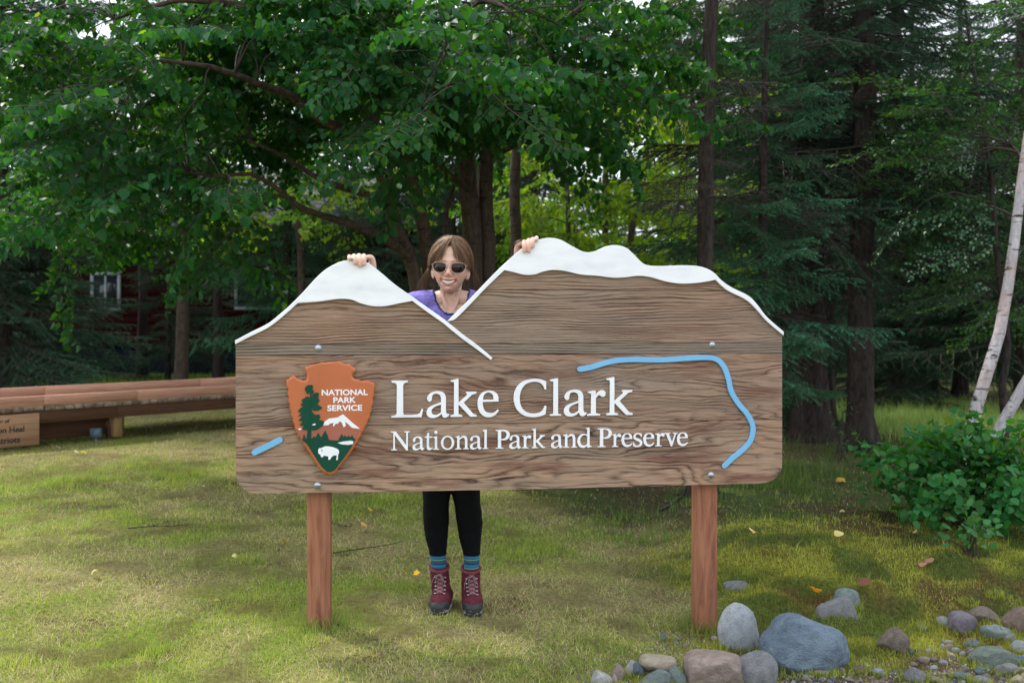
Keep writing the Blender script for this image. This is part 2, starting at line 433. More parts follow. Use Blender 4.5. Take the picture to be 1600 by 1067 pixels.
# lawn
n = 330000
X, Y = sample_field(n, 3.25, 13.5, .08, 1.25)
g_ = lawn_green(X, Y); mo = moss_mask(X, Y); lt = litter_mask(X, Y); dm = dirt_mask(X, Y)
keep = NR.uniform(0, 1, n) < (1 - mo) * (1 - lt * .9) * (1 - dm * .85) * (.6 + .4 * g_)
X, Y, g_ = X[keep], Y[keep], g_[keep]; n = len(X)
r = NR.uniform(0, 1, n); fine = fbm(X * 9, Y * 9, 91, 2)
dead = r > (.28 + .62 * g_)
lush = sstep(.72, 1, g_) * sstep(.5, .7, fbm(X * 2.2, Y * 2.2, 93, 2))
mot = fbm(X * 6 + 4, Y * 5 + 8, 97, 3)
h = np.where(dead, NR.uniform(.015, .045, n), NR.uniform(.013, .034, n) * (1 + lush * 1.3))
lean = np.where(dead, NR.uniform(.6, .97, n), NR.uniform(.1, .75, n))
wd = NR.uniform(.0016, .003, n) * np.clip(Y / 4.5, 1, 3)
cg = lerp((.33, .38, .07), (.15, .26, .035), NR.uniform(0, 1, n)); cg = lerp(cg, (.42, .43, .10), sstep(.45, .7, fine) * .6)
cd = lerp((.60, .52, .29), (.36, .29, .16), NR.uniform(0, 1, n))
col = np.where(dead[:, None], cd, cg); col = lerp(col, np.array((.17, .13, .075)), sstep(.52, .70, mot) * .75)
blades('lawn_grass', X, Y, h, wd, lean, col, label='short patchy lawn grass, part green and part straw coloured')
# moss
n = 230000
X, Y = sample_field(n, 3.3, 7.5, .08, 1.3); mo = moss_mask(X, Y) * (1 - dirt_mask(X, Y) * .93)
keep = (NR.uniform(0, 1, n) < mo) & (X > 0); X, Y = X[keep], Y[keep]; n = len(X)
mb = fbm(X * 5 + 3, Y * 5, 61, 3); brn = sstep(.56, .7, fbm(X * 3 + 9, Y * 3, 66, 3)); r = NR.uniform(0, 1, n)
col = lerp((.36, .36, .065), (.13, .18, .04), sstep(.38, .62, mb)); col = lerp(col, (.17, .10, .045), brn * (r > .4)); col = col * (.65 + .7 * NR.uniform(0, 1, n)[:, None])
blades('moss', X, Y, NR.uniform(.010, .030, n) * (1 + (r > .95) * 1.4), NR.uniform(.0025, .0045, n) * np.clip(Y / 4.5, 1, 2), NR.uniform(.1, .8, n), col, label='yellow green moss cushion covering the bank at the right', cat='moss')
# forest edge grass and undergrowth, taller and looser
def patch(n, x0, x1, y0, y1, hm, wd0, c0, c1, seed, thr=.4, leanm=(.15, .7)):
    X = NR.uniform(x0, x1, n); Y = NR.uniform(y0, y1, n); k = fbm(X * 1.6, Y * 1.6, seed, 3)
    ed = sstep(0, .4, X - x0) * sstep(0, .4, x1 - X) * sstep(0, .3, Y - y0) * sstep(0, .3, y1 - Y)
    keep = NR.uniform(0, 1, n) < sstep(thr, thr + .25, k) * ed; X, Y = X[keep], Y[keep]; n = len(X)
    h = hm * NR.uniform(.35, 1.15, n); cl = lerp(c0, c1, NR.uniform(0, 1, n))
    return X, Y, h, NR.uniform(.7, 1.3, n) * wd0, NR.uniform(*leanm, n), cl
parts_ = [patch(9000, 1.3, 3.4, 6.4, 9.3, .20, .005, (.05, .10, .025), (.13, .17, .045), 101, .42),
          patch(13000, 3.5, 6.4, 9.4, 13.5, .20, .007, (.16, .27, .06), (.36, .42, .15), 103, .15),  # lighter blade colours paint in a sunlit patch of grass
          patch(6000, 3.2, 6.0, 6.3, 9.0, .25, .005, (.07, .13, .03), (.15, .2, .05), 104, .3),
          patch(4000, .2, 2.3, 5.6, 7.4, .10, .004, (.08, .17, .03), (.17, .24, .05), 105, .42),
          patch(9000, -9, -3, 13.2, 21, .16, .010, (.10, .18, .02), (.2, .28, .04), 106, .2),
          patch(9000, -6.5, 0, 4.4, 10.5, .065, .004, (.07, .17, .02), (.14, .24, .04), 107, .55)]
X, Y, h, wd, le, cl = [np.concatenate([p[i] for p in parts_]) for i in range(6)]
blades('tall_grass', X, Y, h, wd, le, cl, label='loose tall green grass along the edge of the forest')

# ------------------------------------------------------------------ the sign
TH = math.atan2(4.216 - 4.0, 0.848 + 0.779)
P0 = Vector((-0.779, 4.0)); D = Vector((math.cos(TH), math.sin(TH)))
SX = 0.85   # u of the sign origin, measured from P0
def uv(px, py, w=0.0):
    """photo pixel -> (u, v) on the sign's front plane pushed back by w"""
    k = (px - 800) / F; p = P0 + Vector((-D.y, D.x)) * w
    t = (k * p.y - p.x) / (D.x - k * D.y); Yq = p.y + t * D.y
    return (t - SX, H - (py - HZ) / F * Yq)
org = P0 + D * SX
sign = empty('park_sign', (org.x, org.y, 0), 'wide wooden sign cut like two snow capped mountains, reading Lake Clark National Park and Preserve', 'sign', rot=(0, 0, TH))
def UV(pts, w=0.0): return [(*uv(p[0], p[1], w), *p[2:]) for p in pts]
def sm(pts): return [(p[0], p[1], 's') for p in pts]

l_top = [(367.9, 532), (391.5, 519.4), (419, 505.6), (438.7, 489.9), (454.5, 476), (474, 456.4), (493.8, 434.8), (509.5, 421), (529, 410.4), (543, 407.2), (561, 407.3), (576.5, 412), (596, 426.9), (615.8, 443.8), (643, 463), (667, 480), (694.5, 499.5)]
l_tail = [(722, 521.5), (745.7, 539), (769.3, 559)]
l_tail_lo = [(766.5, 562.5), (745.7, 546.5), (722, 529.5), (700.4, 512), (690.6, 504), (667, 487.5)]
l_snow = [(644, 470.5), (627.6, 473.5), (604, 478.3), (584, 478.8), (564.6, 474.5), (549, 468.5), (529, 467.4), (497.7, 471.4), (466, 473.6)]
l_low = [(438.7, 497.7), (419, 512.3), (391.5, 526), (367.9, 538)]
left_white = [l_top[0]] + sm(l_top[1:]) + sm(l_tail[:-1]) + [l_tail[-1], l_tail_lo[0]] + sm(l_tail_lo[1:]) + [l_snow[0]] + sm(l_snow[1:-1]) + [l_snow[-1]] + sm(l_low[:-1]) + [l_low[-1]]
r_top = [(699, 501.8), (706, 494.4), (715.6, 485), (736.3, 464.5), (757, 443), (777.5, 422), (796, 404.7), (814.7, 389), (829, 379), (843.5, 374.3), (858.7, 372.2), (874.5, 375), (894, 385.6), (911.8, 394), (927.6, 393.2), (945.3, 385.6), (961, 383.6), (976.8, 387.5), (988.6, 397.4), (1002.4, 411), (1014, 415.3), (1035.8, 416), (1063.4, 415), (1087, 416), (1102.7, 420), (1114.5, 427), (1126.3, 438.7), (1142, 449.5), (1167.6, 462.3), (1181.4, 476), (1197, 495.8), (1222.7, 518.2)]
r_lo = [(1222.7, 524.5), (1197, 502.5), (1179.4, 482.8), (1163.7, 468.6), (1138, 455.8), (1126, 447)]
r_snow = [(1116.5, 437.7), (1102.7, 440.3), (1087, 442.6), (1063, 443.6), (1039.7, 440.4), (1016, 433.8), (996.4, 431.5), (976.8, 433.6), (957, 434.4), (933.5, 431.5), (906, 429.3), (882.3, 424), (862.6, 422.4), (847, 425.2), (835, 429.3), (819.4, 429.9), (799.7, 425.3), (787.4, 422.8)]
r_lo2 = [(777.5, 432), (757, 452), (736, 474), (719.8, 490.5), (709, 499.8)]
right_white = [r_top[0]] + sm(r_top[1:-1]) + [r_top[-1], r_lo[0]] + sm(r_lo[1:]) + [r_snow[0]] + sm(r_snow[1:-1]) + [r_snow[-1]] + sm(r_lo2)
# board silhouette, a touch inside the white trim
def inset_top(pts, d): return [(p[0], p[1] + d) for p in pts]
sil = [(368.3, 535)] + sm(inset_top(l_top[1:-1], 2.6)) + [(697, 503.5)] + sm(inset_top(r_top[2:-1], 2.6)) + [(1222.2, 521.3)]
sil += [(1222.2, 722)] + sm([(1220, 736), (1210, 748)]) + sm([(1196, 753.8)]) + [(1180, 755.2), (800, 764.6), (408, 771)] + sm([(392, 769.5), (379, 763), (371.5, 752)]) + [(368.3, 738)]
silp = catmull(UV(sil), True, 6)

zlev = [H + .124, H - .0965, H - .1415, H - .4245]       # joints between the laminated planks
bands = [(zlev[0], 9), (zlev[1], zlev[0]), (zlev[2], zlev[1]), (zlev[3], zlev[2]), (0, zlev[3])]
PM = [plank_mat('plank grain fine', 1, 85, .12, 1.0, .62, .3),
      plank_mat('plank grain upper', 2, 80, .14, .9, .6, .32),
      plank_mat('plank grain strip', 3, 90, .05, .5, .65, .1, light=(.30, .23, .175)),
      plank_mat('plank grain middle', 4, 50, .32, 1.25, .8, .75),
      plank_mat('plank grain bottom', 5, 30, .46, 1.15, 1.0, .85, light=(.52, .335, .22))]
def flat_poly(pts):
    bm = bmesh.new(); vs = [bm.verts.new((u, 0, v)) for u, v in pts]; bm.faces.new(vs)
    for f in bm.faces: f.normal_update()
    bmesh.ops.triangulate(bm, faces=bm.faces[:], ngon_method='EAR_CLIP'); return bm
for i, (lo, hi) in enumerate(bands):
    bm = flat_poly(silp)
    if i > 0: bmesh.ops.bisect_plane(bm, geom=bm.verts[:] + bm.edges[:] + bm.faces[:], plane_co=(0, 0, hi - .0012), plane_no=(0, 0, 1), clear_outer=True)
    if i < 4: bmesh.ops.bisect_plane(bm, geom=bm.verts[:] + bm.edges[:] + bm.faces[:], plane_co=(0, 0, lo + .0012), plane_no=(0, 0, -1), clear_outer=True)
    # separate pieces of wood on the two peaks are separate planks
    seen = set(); isl = []
    for f in bm.faces:
        if f in seen: continue
        st = [f]; seen.add(f); cur = []
        while st:
            q = st.pop(); cur.append(q)
            for e in q.edges:
                for h_ in e.link_faces:
                    if h_ not in seen: seen.add(h_); st.append(h_)
        isl.append(cur)
    for cur in isl:
        b2 = bmesh.new(); mp = {}
        for f in cur:
            b2.faces.new([mp.setdefault(v, b2.verts.new(v.co)) if v in mp else mp.setdefault(v, b2.verts.new(v.co)) for v in f.verts])
        for v in list(b2.verts):
            if not v.link_faces: b2.verts.remove(v)
        for f in b2.faces:
            f.normal_update()
            if f.normal.y > 0: f.normal_flip()
        ret = bmesh.ops.extrude_face_region(b2, geom=b2.faces[:])
        yo = (0, .0006, -.0008, .0004, 0)[i]
        nv = [g_ for g_ in ret['geom'] if isinstance(g_, bmesh.types.BMVert)]
        bmesh.ops.translate(b2, verts=nv, vec=(0, -.030, 0))
        for v in b2.verts: v.co.y += .030 + yo
        bmesh.ops.recalc_face_normals(b2, faces=b2.faces[:])
        me = bpy.data.meshes.new('plank'); b2.to_mesh(me); b2.free(); me.materials.append(PM[i])
        bevel(link('plank', me, sign), .0018, 2, 50)
    bm.free()
bk = flat_shape('backing', [catmull(UV([(p[0] + (2 if p[0] < 700 else -2), p[1] + (3 if p[1] < 600 else -3), *p[2:]) for p in sil]), True, 5)], .012, .001, (simple('back board wood', [(.10, .07, .05), (.16, .11, .08)], 8, .8),), w0=.0425)
link('backing', bk, sign)
sc_l = link('snow_cap', flat_shape('snow_cap', [catmull(UV(left_white), True, 6)], .012, .0016, (M_white,), w0=-.0005), sign)
sc_r = link('snow_cap', flat_shape('snow_cap', [catmull(UV(right_white), True, 6)], .0135, .0016, (M_white,), w0=-.0008), sign)

# rivers
def ribbon(pts, wpx, sub=8):
    c = [Vector(p) for p in catmull(sm(pts), False, sub)]; n = len(c); L_, R_ = [], []
    for i, p in enumerate(c):
        t = (c[min(i + 1, n - 1)] - c[max(i - 1, 0)]).normalized(); nn = Vector((-t.y, t.x)); hw = wpx[0] + (wpx[1] - wpx[0]) * i / (n - 1); hw /= 2
        L_.append(p + nn * hw); R_.append(p - nn * hw)
    def capp(p, t, hw, s):
        a0 = math.atan2(t.y, t.x) + s * math.pi / 2
        return [p + Vector((math.cos(a0 - s * math.pi * k / 6), math.sin(a0 - s * math.pi * k / 6))) * hw for k in range(1, 6)]
    t1 = (c[-1] - c[-2]).normalized(); t0 = (c[0] - c[1]).normalized()
    out = L_ + capp(c[-1], t1, wpx[1] / 2, 1) + R_[::-1] + capp(c[0], t0, wpx[0] / 2, 1)
    return [(p.x, p.y) for p in out]
riv = [(905.5, 576.8), (921.7, 574), (953, 565), (984.6, 561.8), (1031.9, 562.3), (1071, 559.8), (1102.7, 558.6), (1120, 562), (1131, 574.5), (1137.3, 592), (1142, 612), (1153.9, 631.5), (1167.6, 648), (1175.5, 667), (1172, 687), (1159.8, 702), (1144, 715), (1131, 727.5)]
link('river_stripe', flat_shape('river_stripe', [UV(ribbon(riv, (8.5, 8)))], .009, .0015, (M_blue,), w0=-.0005), sign)
link('river_stripe', flat_shape('river_stripe', [UV(ribbon([(398, 706.5), (418, 697), (437.5, 687)], (9.5, 9.5)))], .009, .0015, (M_blue,), w0=-.0005), sign)
# bolts with washers
for bx_, by_ in ((497, 544), (1113, 539), (496, 758.5), (1111, 742.5)):
    u, v = uv(bx_, by_); mb = MB()
    mb.tube([(u, .002, v), (u, -.002, v)], .0135, 20)
    pts = [(u, -.002, v)] + [(u, -.002 - .0075 * math.sin(a), v) for a in (0, .4, .8, 1.15, 1.45)]
    mb.tube(pts, [.0115] + [.0115 * math.cos(a) for a in (0, .4, .8, 1.15, 1.45)], 18)
    mb.obj('bolt', (M_steel,), sign, smooth=True)

# --- lettering -----------------------------------------------------------
def cs(s):
    """'x,y x,y* ...' -> points; * marks a smooth one"""
    out = []
    for t in s.split():
        sm_ = t.endswith('*'); a, b_ = t.rstrip('*').split(','); out.append((float(a), float(b_), 's') if sm_ else (float(a), float(b_)))
    return out
G = {}   # name: (x0, baseline, [loops]) in traced units, 7.62 units per photo pixel for the big word
G['L'] = (88, 547, ["90,110 285,110 285,130 245,139 229,160 229,495 240,518 330,520 400,513 430,493 450,447 467,450 448,548 88,548 88,530 130,522 150,505 152,160 135,140 90,132"])
G['a'] = (503, 545, ["512,335* 515,300* 545,262* 600,240* 650,236* 705,252* 733,300* 735,360* 735,465 745,503* 776,508 770,530 735,552* 700,545* 682,508 640,540* 580,555* 525,540* 503,495* 520,440* 575,405* 675,370 676,320* 660,282* 620,266* 582,276* 570,305* 564,345* 535,360*", "676,395 610,418* 570,450* 565,490* 590,515* 630,515* 676,490"])
G['k'] = (790, 543, ["792,108 880,88 886,92 886,372 985,285 990,268 975,262 975,245 1100,245 1100,265 1050,280 948,372 1062,508 1105,522 1103,542 1025,542 892,402 886,407 886,512 930,522 930,542 790,542 790,522 832,512 832,130 792,122"])
G['e'] = (1112, 545, ["1362,366 1352,290* 1312,248* 1250,234* 1170,255* 1120,320* 1110,400* 1130,480* 1180,535* 1250,552* 1320,525* 1366,470 1352,458 1310,492* 1262,502* 1205,480* 1178,430* 1171,368", "1173,342 1185,290* 1215,262* 1250,258* 1290,285* 1301,335 1290,342"])
G['C'] = (92, 527, ["482,220 460,215 440,165* 390,130* 320,125* 240,150* 185,220* 165,320* 185,420* 245,480* 320,502* 400,490* 440,460* 462,410 484,412 475,510 420,532* 330,545* 220,525* 130,450* 92,330* 115,210* 190,125* 310,90* 400,92* 480,118"])
G['l'] = (523, 529, ["525,100 615,82 621,88 621,505 660,515 658,528 523,530 523,512 565,505 565,125 525,115"])
G['r'] = (965, 526, ["975,240 1060,228 1068,235 1068,278 1110,235* 1155,225* 1186,250* 1178,290* 1150,305* 1122,290* 1100,284* 1070,322 1070,498 1120,508 1120,525 965,527 965,510 1012,500 1012,265 975,255"])
def up(*lps): return (0, 0, [' '.join('%s,%s' % (t.split(',')[0], (('%g' % -float(t.split(',')[1].rstrip('*'))) + ('*' if t.endswith('*') else ''))) for t in lp.split()) for lp in lps])
def circ(cx, cy, rx, ry): return ' '.join('%g,%g*' % (cx + rx * math.cos(a), cy + ry * math.sin(a)) for a in [k * math.pi / 6 for k in range(12)])
G['N'] = up("-10,432 105,432 345,115 345,405 300,415 300,432 435,432 435,415 387,405 387,-8 345,-8 85,345 85,28 130,18 130,0 0,0 0,18 46,28 46,400 -10,415")
G['n'] = up("0,290 85,312 92,305 92,252 150,303* 205,312* 255,288* 275,230 275,28 315,18 315,0 180,0 180,18 218,28 218,210 200,255* 160,262* 92,222 92,28 135,18 135,0 -5,0 -5,18 37,28 37,265 0,275")
G['t'] = up("15,305 60,312 70,375 115,398 115,308 195,308 190,276 115,276 115,80 130,46* 165,40* 200,52 205,36 140,-8* 85,0* 60,50 60,276 15,280")
G['i'] = up("0,290 85,312 92,305 92,28 135,18 135,0 -5,0 -5,18 37,28 37,265 0,275", circ(62, 400, 37, 37))
G['o'] = up(circ(155, 153, 155, 162), circ(155, 153, 98, 132))
G['P'] = up("0,432 190,432 275,412* 325,350* 320,275* 262,208* 165,190 140,198 128,200 128,28 180,18 180,0 0,0 0,18 52,28 52,405 0,415", "128,402 190,400* 245,362* 250,300* 215,240* 150,222 128,228")
G['d'] = up("185,440 270,458 276,452 276,60 285,38 325,30 325,12 235,-10 222,-5 222,35 160,-5* 110,-10* 40,20* 0,90* -5,160* 25,250* 90,305* 160,312* 222,295 222,418 185,425", "222,250 180,280* 120,272* 70,222* 58,150* 80,80* 125,45* 180,50* 222,78")
G['s'] = up("190,220 207,222 202,295 130,312* 60,302* 12,252* 15,185* 80,138* 148,105* 158,58* 120,22* 60,30* 20,98 0,95 5,10 80,-10* 160,2* 214,58* 205,130* 140,178* 70,210* 60,252* 95,284* 145,275*")
G['v'] = up("-5,305 130,305 130,288 98,278 170,95 230,275 190,288 190,305 300,305 300,288 265,278 172,-10 145,-10 32,275 -5,288")
def letter(ch, px, py, unit, thick, bev):
    x0, b0, lps = G[ch]; u0, v0 = uv(px, py); k = (px - 800) / F
    Yq = 4.0 + (u0 + SX) * D.y; s = unit * Yq / F / math.cos(math.atan(k) - 0) * 1.0
    s = unit * Yq / F
    loops = []
    for lp in lps:
        c = catmull([((p[0] - x0) * s, (b0 - p[1]) * s, *p[2:]) for p in cs(lp)], True, 5)
        loops.append([(u0 + a, v0 + b_) for a, b_ in c])
    # horizontal foreshortening of the turned board
    fx = 1 / (math.cos(TH) - k * math.sin(TH))
    loops = [[(u0 + (a - u0) * fx, b_) for a, b_ in c] for c in loops]
    link('letter', flat_shape('letter', loops, thick, bev, (M_white,), w0=-.0004), sign)
U = 1 / 7.62
for ch, px, py in (('L', 611.5, 652.0), ('a', 666.2, 651.6), ('k', 703.6, 651.2), ('e', 746.2, 651.0), ('C', 802.1, 649.5), ('l', 858.6, 649.3), ('a', 880.5, 649.3), ('r', 916.7, 649.2), ('k', 946.7, 648.6)):
    letter(ch, px, py, U, .009, .0009)
small = [('N', 611.3), ('a', 644.4), ('t', 662.6), ('i', 676.8), ('o', 688.7), ('n', 711.6), ('a', 734.1), ('l', 753.8), ('P', 774.2), ('a', 795.5), ('r', 815), ('k', 830.5), ('a', 860.5), ('n', 880), ('d', 902.2), ('P', 933.5), ('r', 955.3), ('e', 970.7), ('s', 988.6), ('e', 1004.8), ('r', 1023), ('v', 1038), ('e', 1057.3)]
for ch, px in small:
    letter(ch, px, 703.2 - (px - 611) * (703.2 - 696.2) / 461, U * .515, .006, .0006)

# --- arrowhead emblem -----------------------------------------------------
em = None
def Z3(s, sc=5.083, ox=430, oy=550): return [(ox + p[0] / sc, oy + p[1] / sc, *p[2:]) for p in cs(s)]
arrow = "238,115 262,112 300,96 335,92 370,78 405,82 440,74 475,78 500,68 522,74 545,92 570,90 595,95 612,112 640,130 646,146 625,165 612,188 630,210 655,214 690,226 720,220 745,222 768,236 787,240 794,262 786,300 790,335 776,362 782,395 768,425 770,455 754,485 756,510 738,535 734,562 714,588 710,612 692,632 684,662 664,684 656,712 638,730 630,756 610,776 600,802 580,820 566,848 544,862 528,892 506,910 492,940 470,962 446,970 420,968 400,954 376,944 362,922 340,905 332,878 310,862 304,838 284,818 276,794 256,776 250,752 230,735 222,708 204,692 196,664 178,648 172,620 156,600 154,570 140,548 140,520 126,496 128,468 114,440 118,410 104,384 110,350 98,320 106,290 92,262 90,218 112,208 122,194 152,184 172,200 190,212 215,218 228,226 250,216 256,190 248,165 242,145"
ao = catmull(UV(Z3(arrow)), True, 1)
cxm = sum(p[0] for p in ao) / len(ao); czm = sum(p[1] for p in ao) / len(ao)
em = link('emblem', flat_shape('emblem', [[(cxm + (p[0] - cxm), czm + (p[1] - czm)) for p in ao]], .028, .0095, (M_orange_rim,), w0=-.0005, bres=3), sign)
def art(name, s, mat_, w0, th=.0008, sub=4):
    lps = s if isinstance(s, list) else [s]
    return link(name, flat_shape(name, [catmull(UV(Z3(q)), True, sub) for q in lps], th, .0001, (mat_,), w0=w0), em)
inner = "255,128 300,110 370,94 440,90 500,84 545,104 590,110 618,134 600,165 592,192 615,222 655,230 700,238 755,242 772,252 768,300 764,350 756,400 745,450 735,490 715,540 690,590 668,640 640,695 612,740 580,790 545,838 510,880 480,925 450,942 415,940 375,905 345,862 315,815 285,768 255,720 228,675 205,630 180,580 165,540 148,490 138,440 128,390 124,340 122,290 110,240 125,215 155,204 190,230 235,242 270,228 274,190 262,160"
w_ = -.0284
art('orange_field', inner, M_orange, w_)
art('mountain', "186,612 250,602 330,596 380,578 425,540 500,512 540,487 600,545 676,604 640,690 500,700 425,695 215,690", M_rust, w_ - .0009)
art('mountain_snow', "384,576 390,552 428,522 498,512 540,487 572,515 610,550 676,603 612,594 575,560 558,548 562,580 545,590 532,555 515,543 500,562 484,562 468,584 460,574 470,556 440,560 425,574", M_white, w_ - .0018)
art('meadow', "218,692 234,642 246,676 262,690 300,676 312,660 322,672 346,632 366,668 376,660 400,612 422,660 430,690 500,694 516,668 530,640 542,664 556,654 572,668 584,656 598,668 614,652 626,676 640,684 612,740 580,790 545,838 510,880 480,925 450,942 415,940 375,905 345,862 315,815 285,768 255,720", M_dgreen, w_ - .0027, sub=1)
art('lake', "498,712 540,702 600,695 622,700 620,722 580,728 530,724", M_white, w_ - .0036)
art('cloud', "182,605 205,597 222,604 200,612", M_white, w_ - .0018)
art('cloud', "294,572 310,562 328,560 320,574", M_white, w_ - .0062)
art('tree_emblem_trunk', "282,300 292,300 296,500 292,600 290,700 252,700 262,600 274,500", M_dgreen, w_ - .0036)
art('tree_emblem_foliage', ["250,268* 275,256* 304,262* 300,290* 312,310* 298,330* 280,318* 262,330* 250,310* 240,292*"], M_dgreen, w_ - .0045)
art('tree_emblem_foliage', ["300,335* 330,318* 352,325* 345,355* 356,380* 340,405* 356,420* 374,435* 355,455* 325,460* 300,450* 292,400*"], M_dgreen, w_ - .0045)
art('tree_emblem_foliage', ["278,360* 250,350* 238,362* 215,372* 222,398* 204,412* 225,425* 205,440* 186,466* 210,475* 190,500* 215,505* 192,536* 222,545* 198,572* 230,580* 218,602* 250,612* 285,600* 290,480*"], M_dgreen, w_ - .0045)
art('tree_emblem_foliage', ["290,470* 320,490* 350,488* 362,510* 352,530* 388,542* 385,570* 350,600* 320,612* 292,600*"], M_dgreen, w_ - .0045)
art('bison', "345,775* 352,756* 372,752* 400,740* 440,742* 478,752* 505,768* 509,792* 502,806 500,846 487,848 492,812 468,812* 450,825 438,845 424,844 426,820 392,812 378,826* 366,820 362,804 348,798", M_white, w_ - .0036)
art('bison_horn', "371,768 378,764 379,776 372,778", M_dgreen, w_ - .0046)
# NATIONAL PARK SERVICE
def textmesh(name, s, size, mat_, bold=.0, extr=.0004, xs=1.0):
    cu = bpy.data.curves.new(name, 'FONT'); cu.body = s; cu.size = size; cu.align_x = 'CENTER'; cu.extrude = extr; cu.offset = bold
    ob = bpy.data.objects.new(name, cu); COL.objects.link(ob); me = evalmesh(ob, name); bpy.data.objects.remove(ob)
    n_ = len(me.vertices); co = np.empty(n_ * 3, np.float32); me.vertices.foreach_get('co', co); co = co.reshape(-1, 3)
    cx_ = (co[:, 0].min() + co[:, 0].max()) / 2
    me.vertices.foreach_set('co', np.stack([(co[:, 0] - cx_) * xs, -co[:, 2], co[:, 1]], 1).ravel()); me.update()
    wd_ = (co[:, 0].max() - co[:, 0].min())
    me.materials.clear(); me.materials.append(mat_); return me, wd_
for s, cx_, by_, wpx in (("NATIONAL", 555, 337, 362), ("PARK", 554, 397, 178), ("SERVICE", 555, 459, 274)):
    a = Z3('%g,%g' % (cx_, by_))[0]; u, v = uv(a[0], a[1]); px_m = 1 / 5.083 / F * 3.98
    me, wd0 = textmesh('emblem_text', s, 62 * px_m, M_white, bold=.0009)
    k_ = wpx * px_m / wd0; co = np.empty(len(me.vertices) * 3, np.float32); me.vertices.foreach_get('co', co); co = co.reshape(-1, 3); co[:, 0] *= k_; me.vertices.foreach_set('co', co.ravel()); me.update()
    o = link('emblem_text', me, em, (u, w_ - .0014, v))

# --- posts ---------------------------------------------------------------
for x0, x1, yb in ((479.5, 516.5, 986), (1090, 1121, 988)):
    w0 = .0445
    a = uv(x0, 700, w0)[0]; b_ = uv(x1, 700, w0)[0]
    mb = MB(); n_ = 14; zt = H - .07 if x0 < 800 else H - .05
    for k in range(n_):    # slightly uneven sides
        pass
    mb.box(a, b_, w0, w0 + .089, gz(*(org + D * a)) - .12, zt)
    bevel(mb.obj('post', (M_post,), sign), .004, 2)
# ------------------------------------------------------------------ boardwalk ramp
A = pw(0, 609 + 15, 9.0); B = pw(368, 601, 10.8)
e2 = Vector((B.x - A.x, B.y - A.y)).normalized()
rampo = empty('boardwalk_ramp', (A.x, A.y, 0), 'low reddish timber boardwalk ramp with curb rails crossing the lawn at the left', 'boardwalk', rot=(0, 0, math.atan2(e2.y, e2.x)))
def rx(px, off=0.0):
    k = (px - 800) / F; ax, ay = A.x - e2.y * off, A.y + e2.x * off
    return (k * ay - ax) / (e2.x - k * e2.y)
XL, XR = -1.6, rx(620)
def seg_boards(name, mat_, y0, y1, z0, z1, cuts):
    for a, b_ in zip(cuts[:-1], cuts[1:]):
        mb = MB(); mb.box(a + .002, b_ - .002, y0, y1, z0, z1 + RND.uniform(-.0015, .0015)); bevel(mb.obj(name, (mat_,), rampo), .0015, 1)
seg_boards('curb_rail', M_ramp, 0, .04, .478, .575, [XL, rx(68), rx(215), rx(470), XR])
seg_boards('curb_rail', M_ramp, 1.16, 1.20, .478, .585, [XL, rx(150), rx(400), XR])
x = XL
while x < XR:
    wq = .088; mb = MB(); j = RND.uniform(-.012, .012); mb.box(x, x + wq, -.012 + j, 1.21 + j, .438, .474 + RND.uniform(-.002, .002)); bevel(mb.obj('deck_plank', (M_deckend,), rampo), .004, 1); x += wq + RND.uniform(.005, .009)
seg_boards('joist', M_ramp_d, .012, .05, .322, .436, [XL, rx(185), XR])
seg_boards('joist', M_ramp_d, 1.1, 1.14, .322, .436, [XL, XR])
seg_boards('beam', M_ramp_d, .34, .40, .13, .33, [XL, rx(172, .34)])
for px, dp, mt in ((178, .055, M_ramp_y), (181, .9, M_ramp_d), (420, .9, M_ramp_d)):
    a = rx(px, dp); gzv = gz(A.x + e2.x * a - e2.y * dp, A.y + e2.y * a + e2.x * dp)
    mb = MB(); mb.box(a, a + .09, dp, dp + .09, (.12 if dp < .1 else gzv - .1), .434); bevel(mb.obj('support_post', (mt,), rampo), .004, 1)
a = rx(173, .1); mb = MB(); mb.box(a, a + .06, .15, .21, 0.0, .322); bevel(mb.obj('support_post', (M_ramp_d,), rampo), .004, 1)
# sign panel hung on the front
pn = empty('ramp_sign', (A.x, A.y, 0), 'pale wooden sign board hung on the ramp front, cut off by the left edge', 'sign', rot=(0, 0, math.atan2(e2.y, e2.x)))
xr_ = rx(60.5, -.03); mb = MB(); mb.box(xr_ - 1.5, xr_, -.045, -.018, .128, .418); bevel(mb.obj('panel', (M_panel,), pn), .003, 2)
def ramp_text(s, right_px, base_py, size):
    me, wd0 = textmesh('lettering', s, size, M_black, bold=.0016, extr=.0006)
    xq = rx(right_px, -.047); Yq = A.y + e2.y * xq; z = H - (base_py - HZ) / F * Yq
    link('lettering', me, pn, (xq - wd0 / 2, -.0458, z))
ramp_text('me of', 15, 659.5, .046); ramp_text('on Heal', 38, 673.2, .074); ramp_text('Patriots', 31.5, 690, .077)
# things under the ramp
c = ghit(150, 694); mb = MB(); q = pw(150, 676, c.y + .25)
bo = MB(); bo.box(-.05, .05, -.03, .03, -.045, .045); o = bevel(bo.obj('utility_box', (simple('grey blue plastic', [(.10, .16, .22), (.13, .2, .26)], 20, .5),), None, loc=q), .008, 2)
lidm = MB(); lidm.box(-.042, .042, -.036, -.0305, -.037, .037); lidm.obj('lid', (o.data.materials[0],), o); cn = MB(); cn.tube([(0, 0, -.045), (0, 0, -.2)], .012, 8); cn.obj('conduit', (M_steel,), o)
tag(o, 'small grey blue utility box under the ramp', 'electrical box')

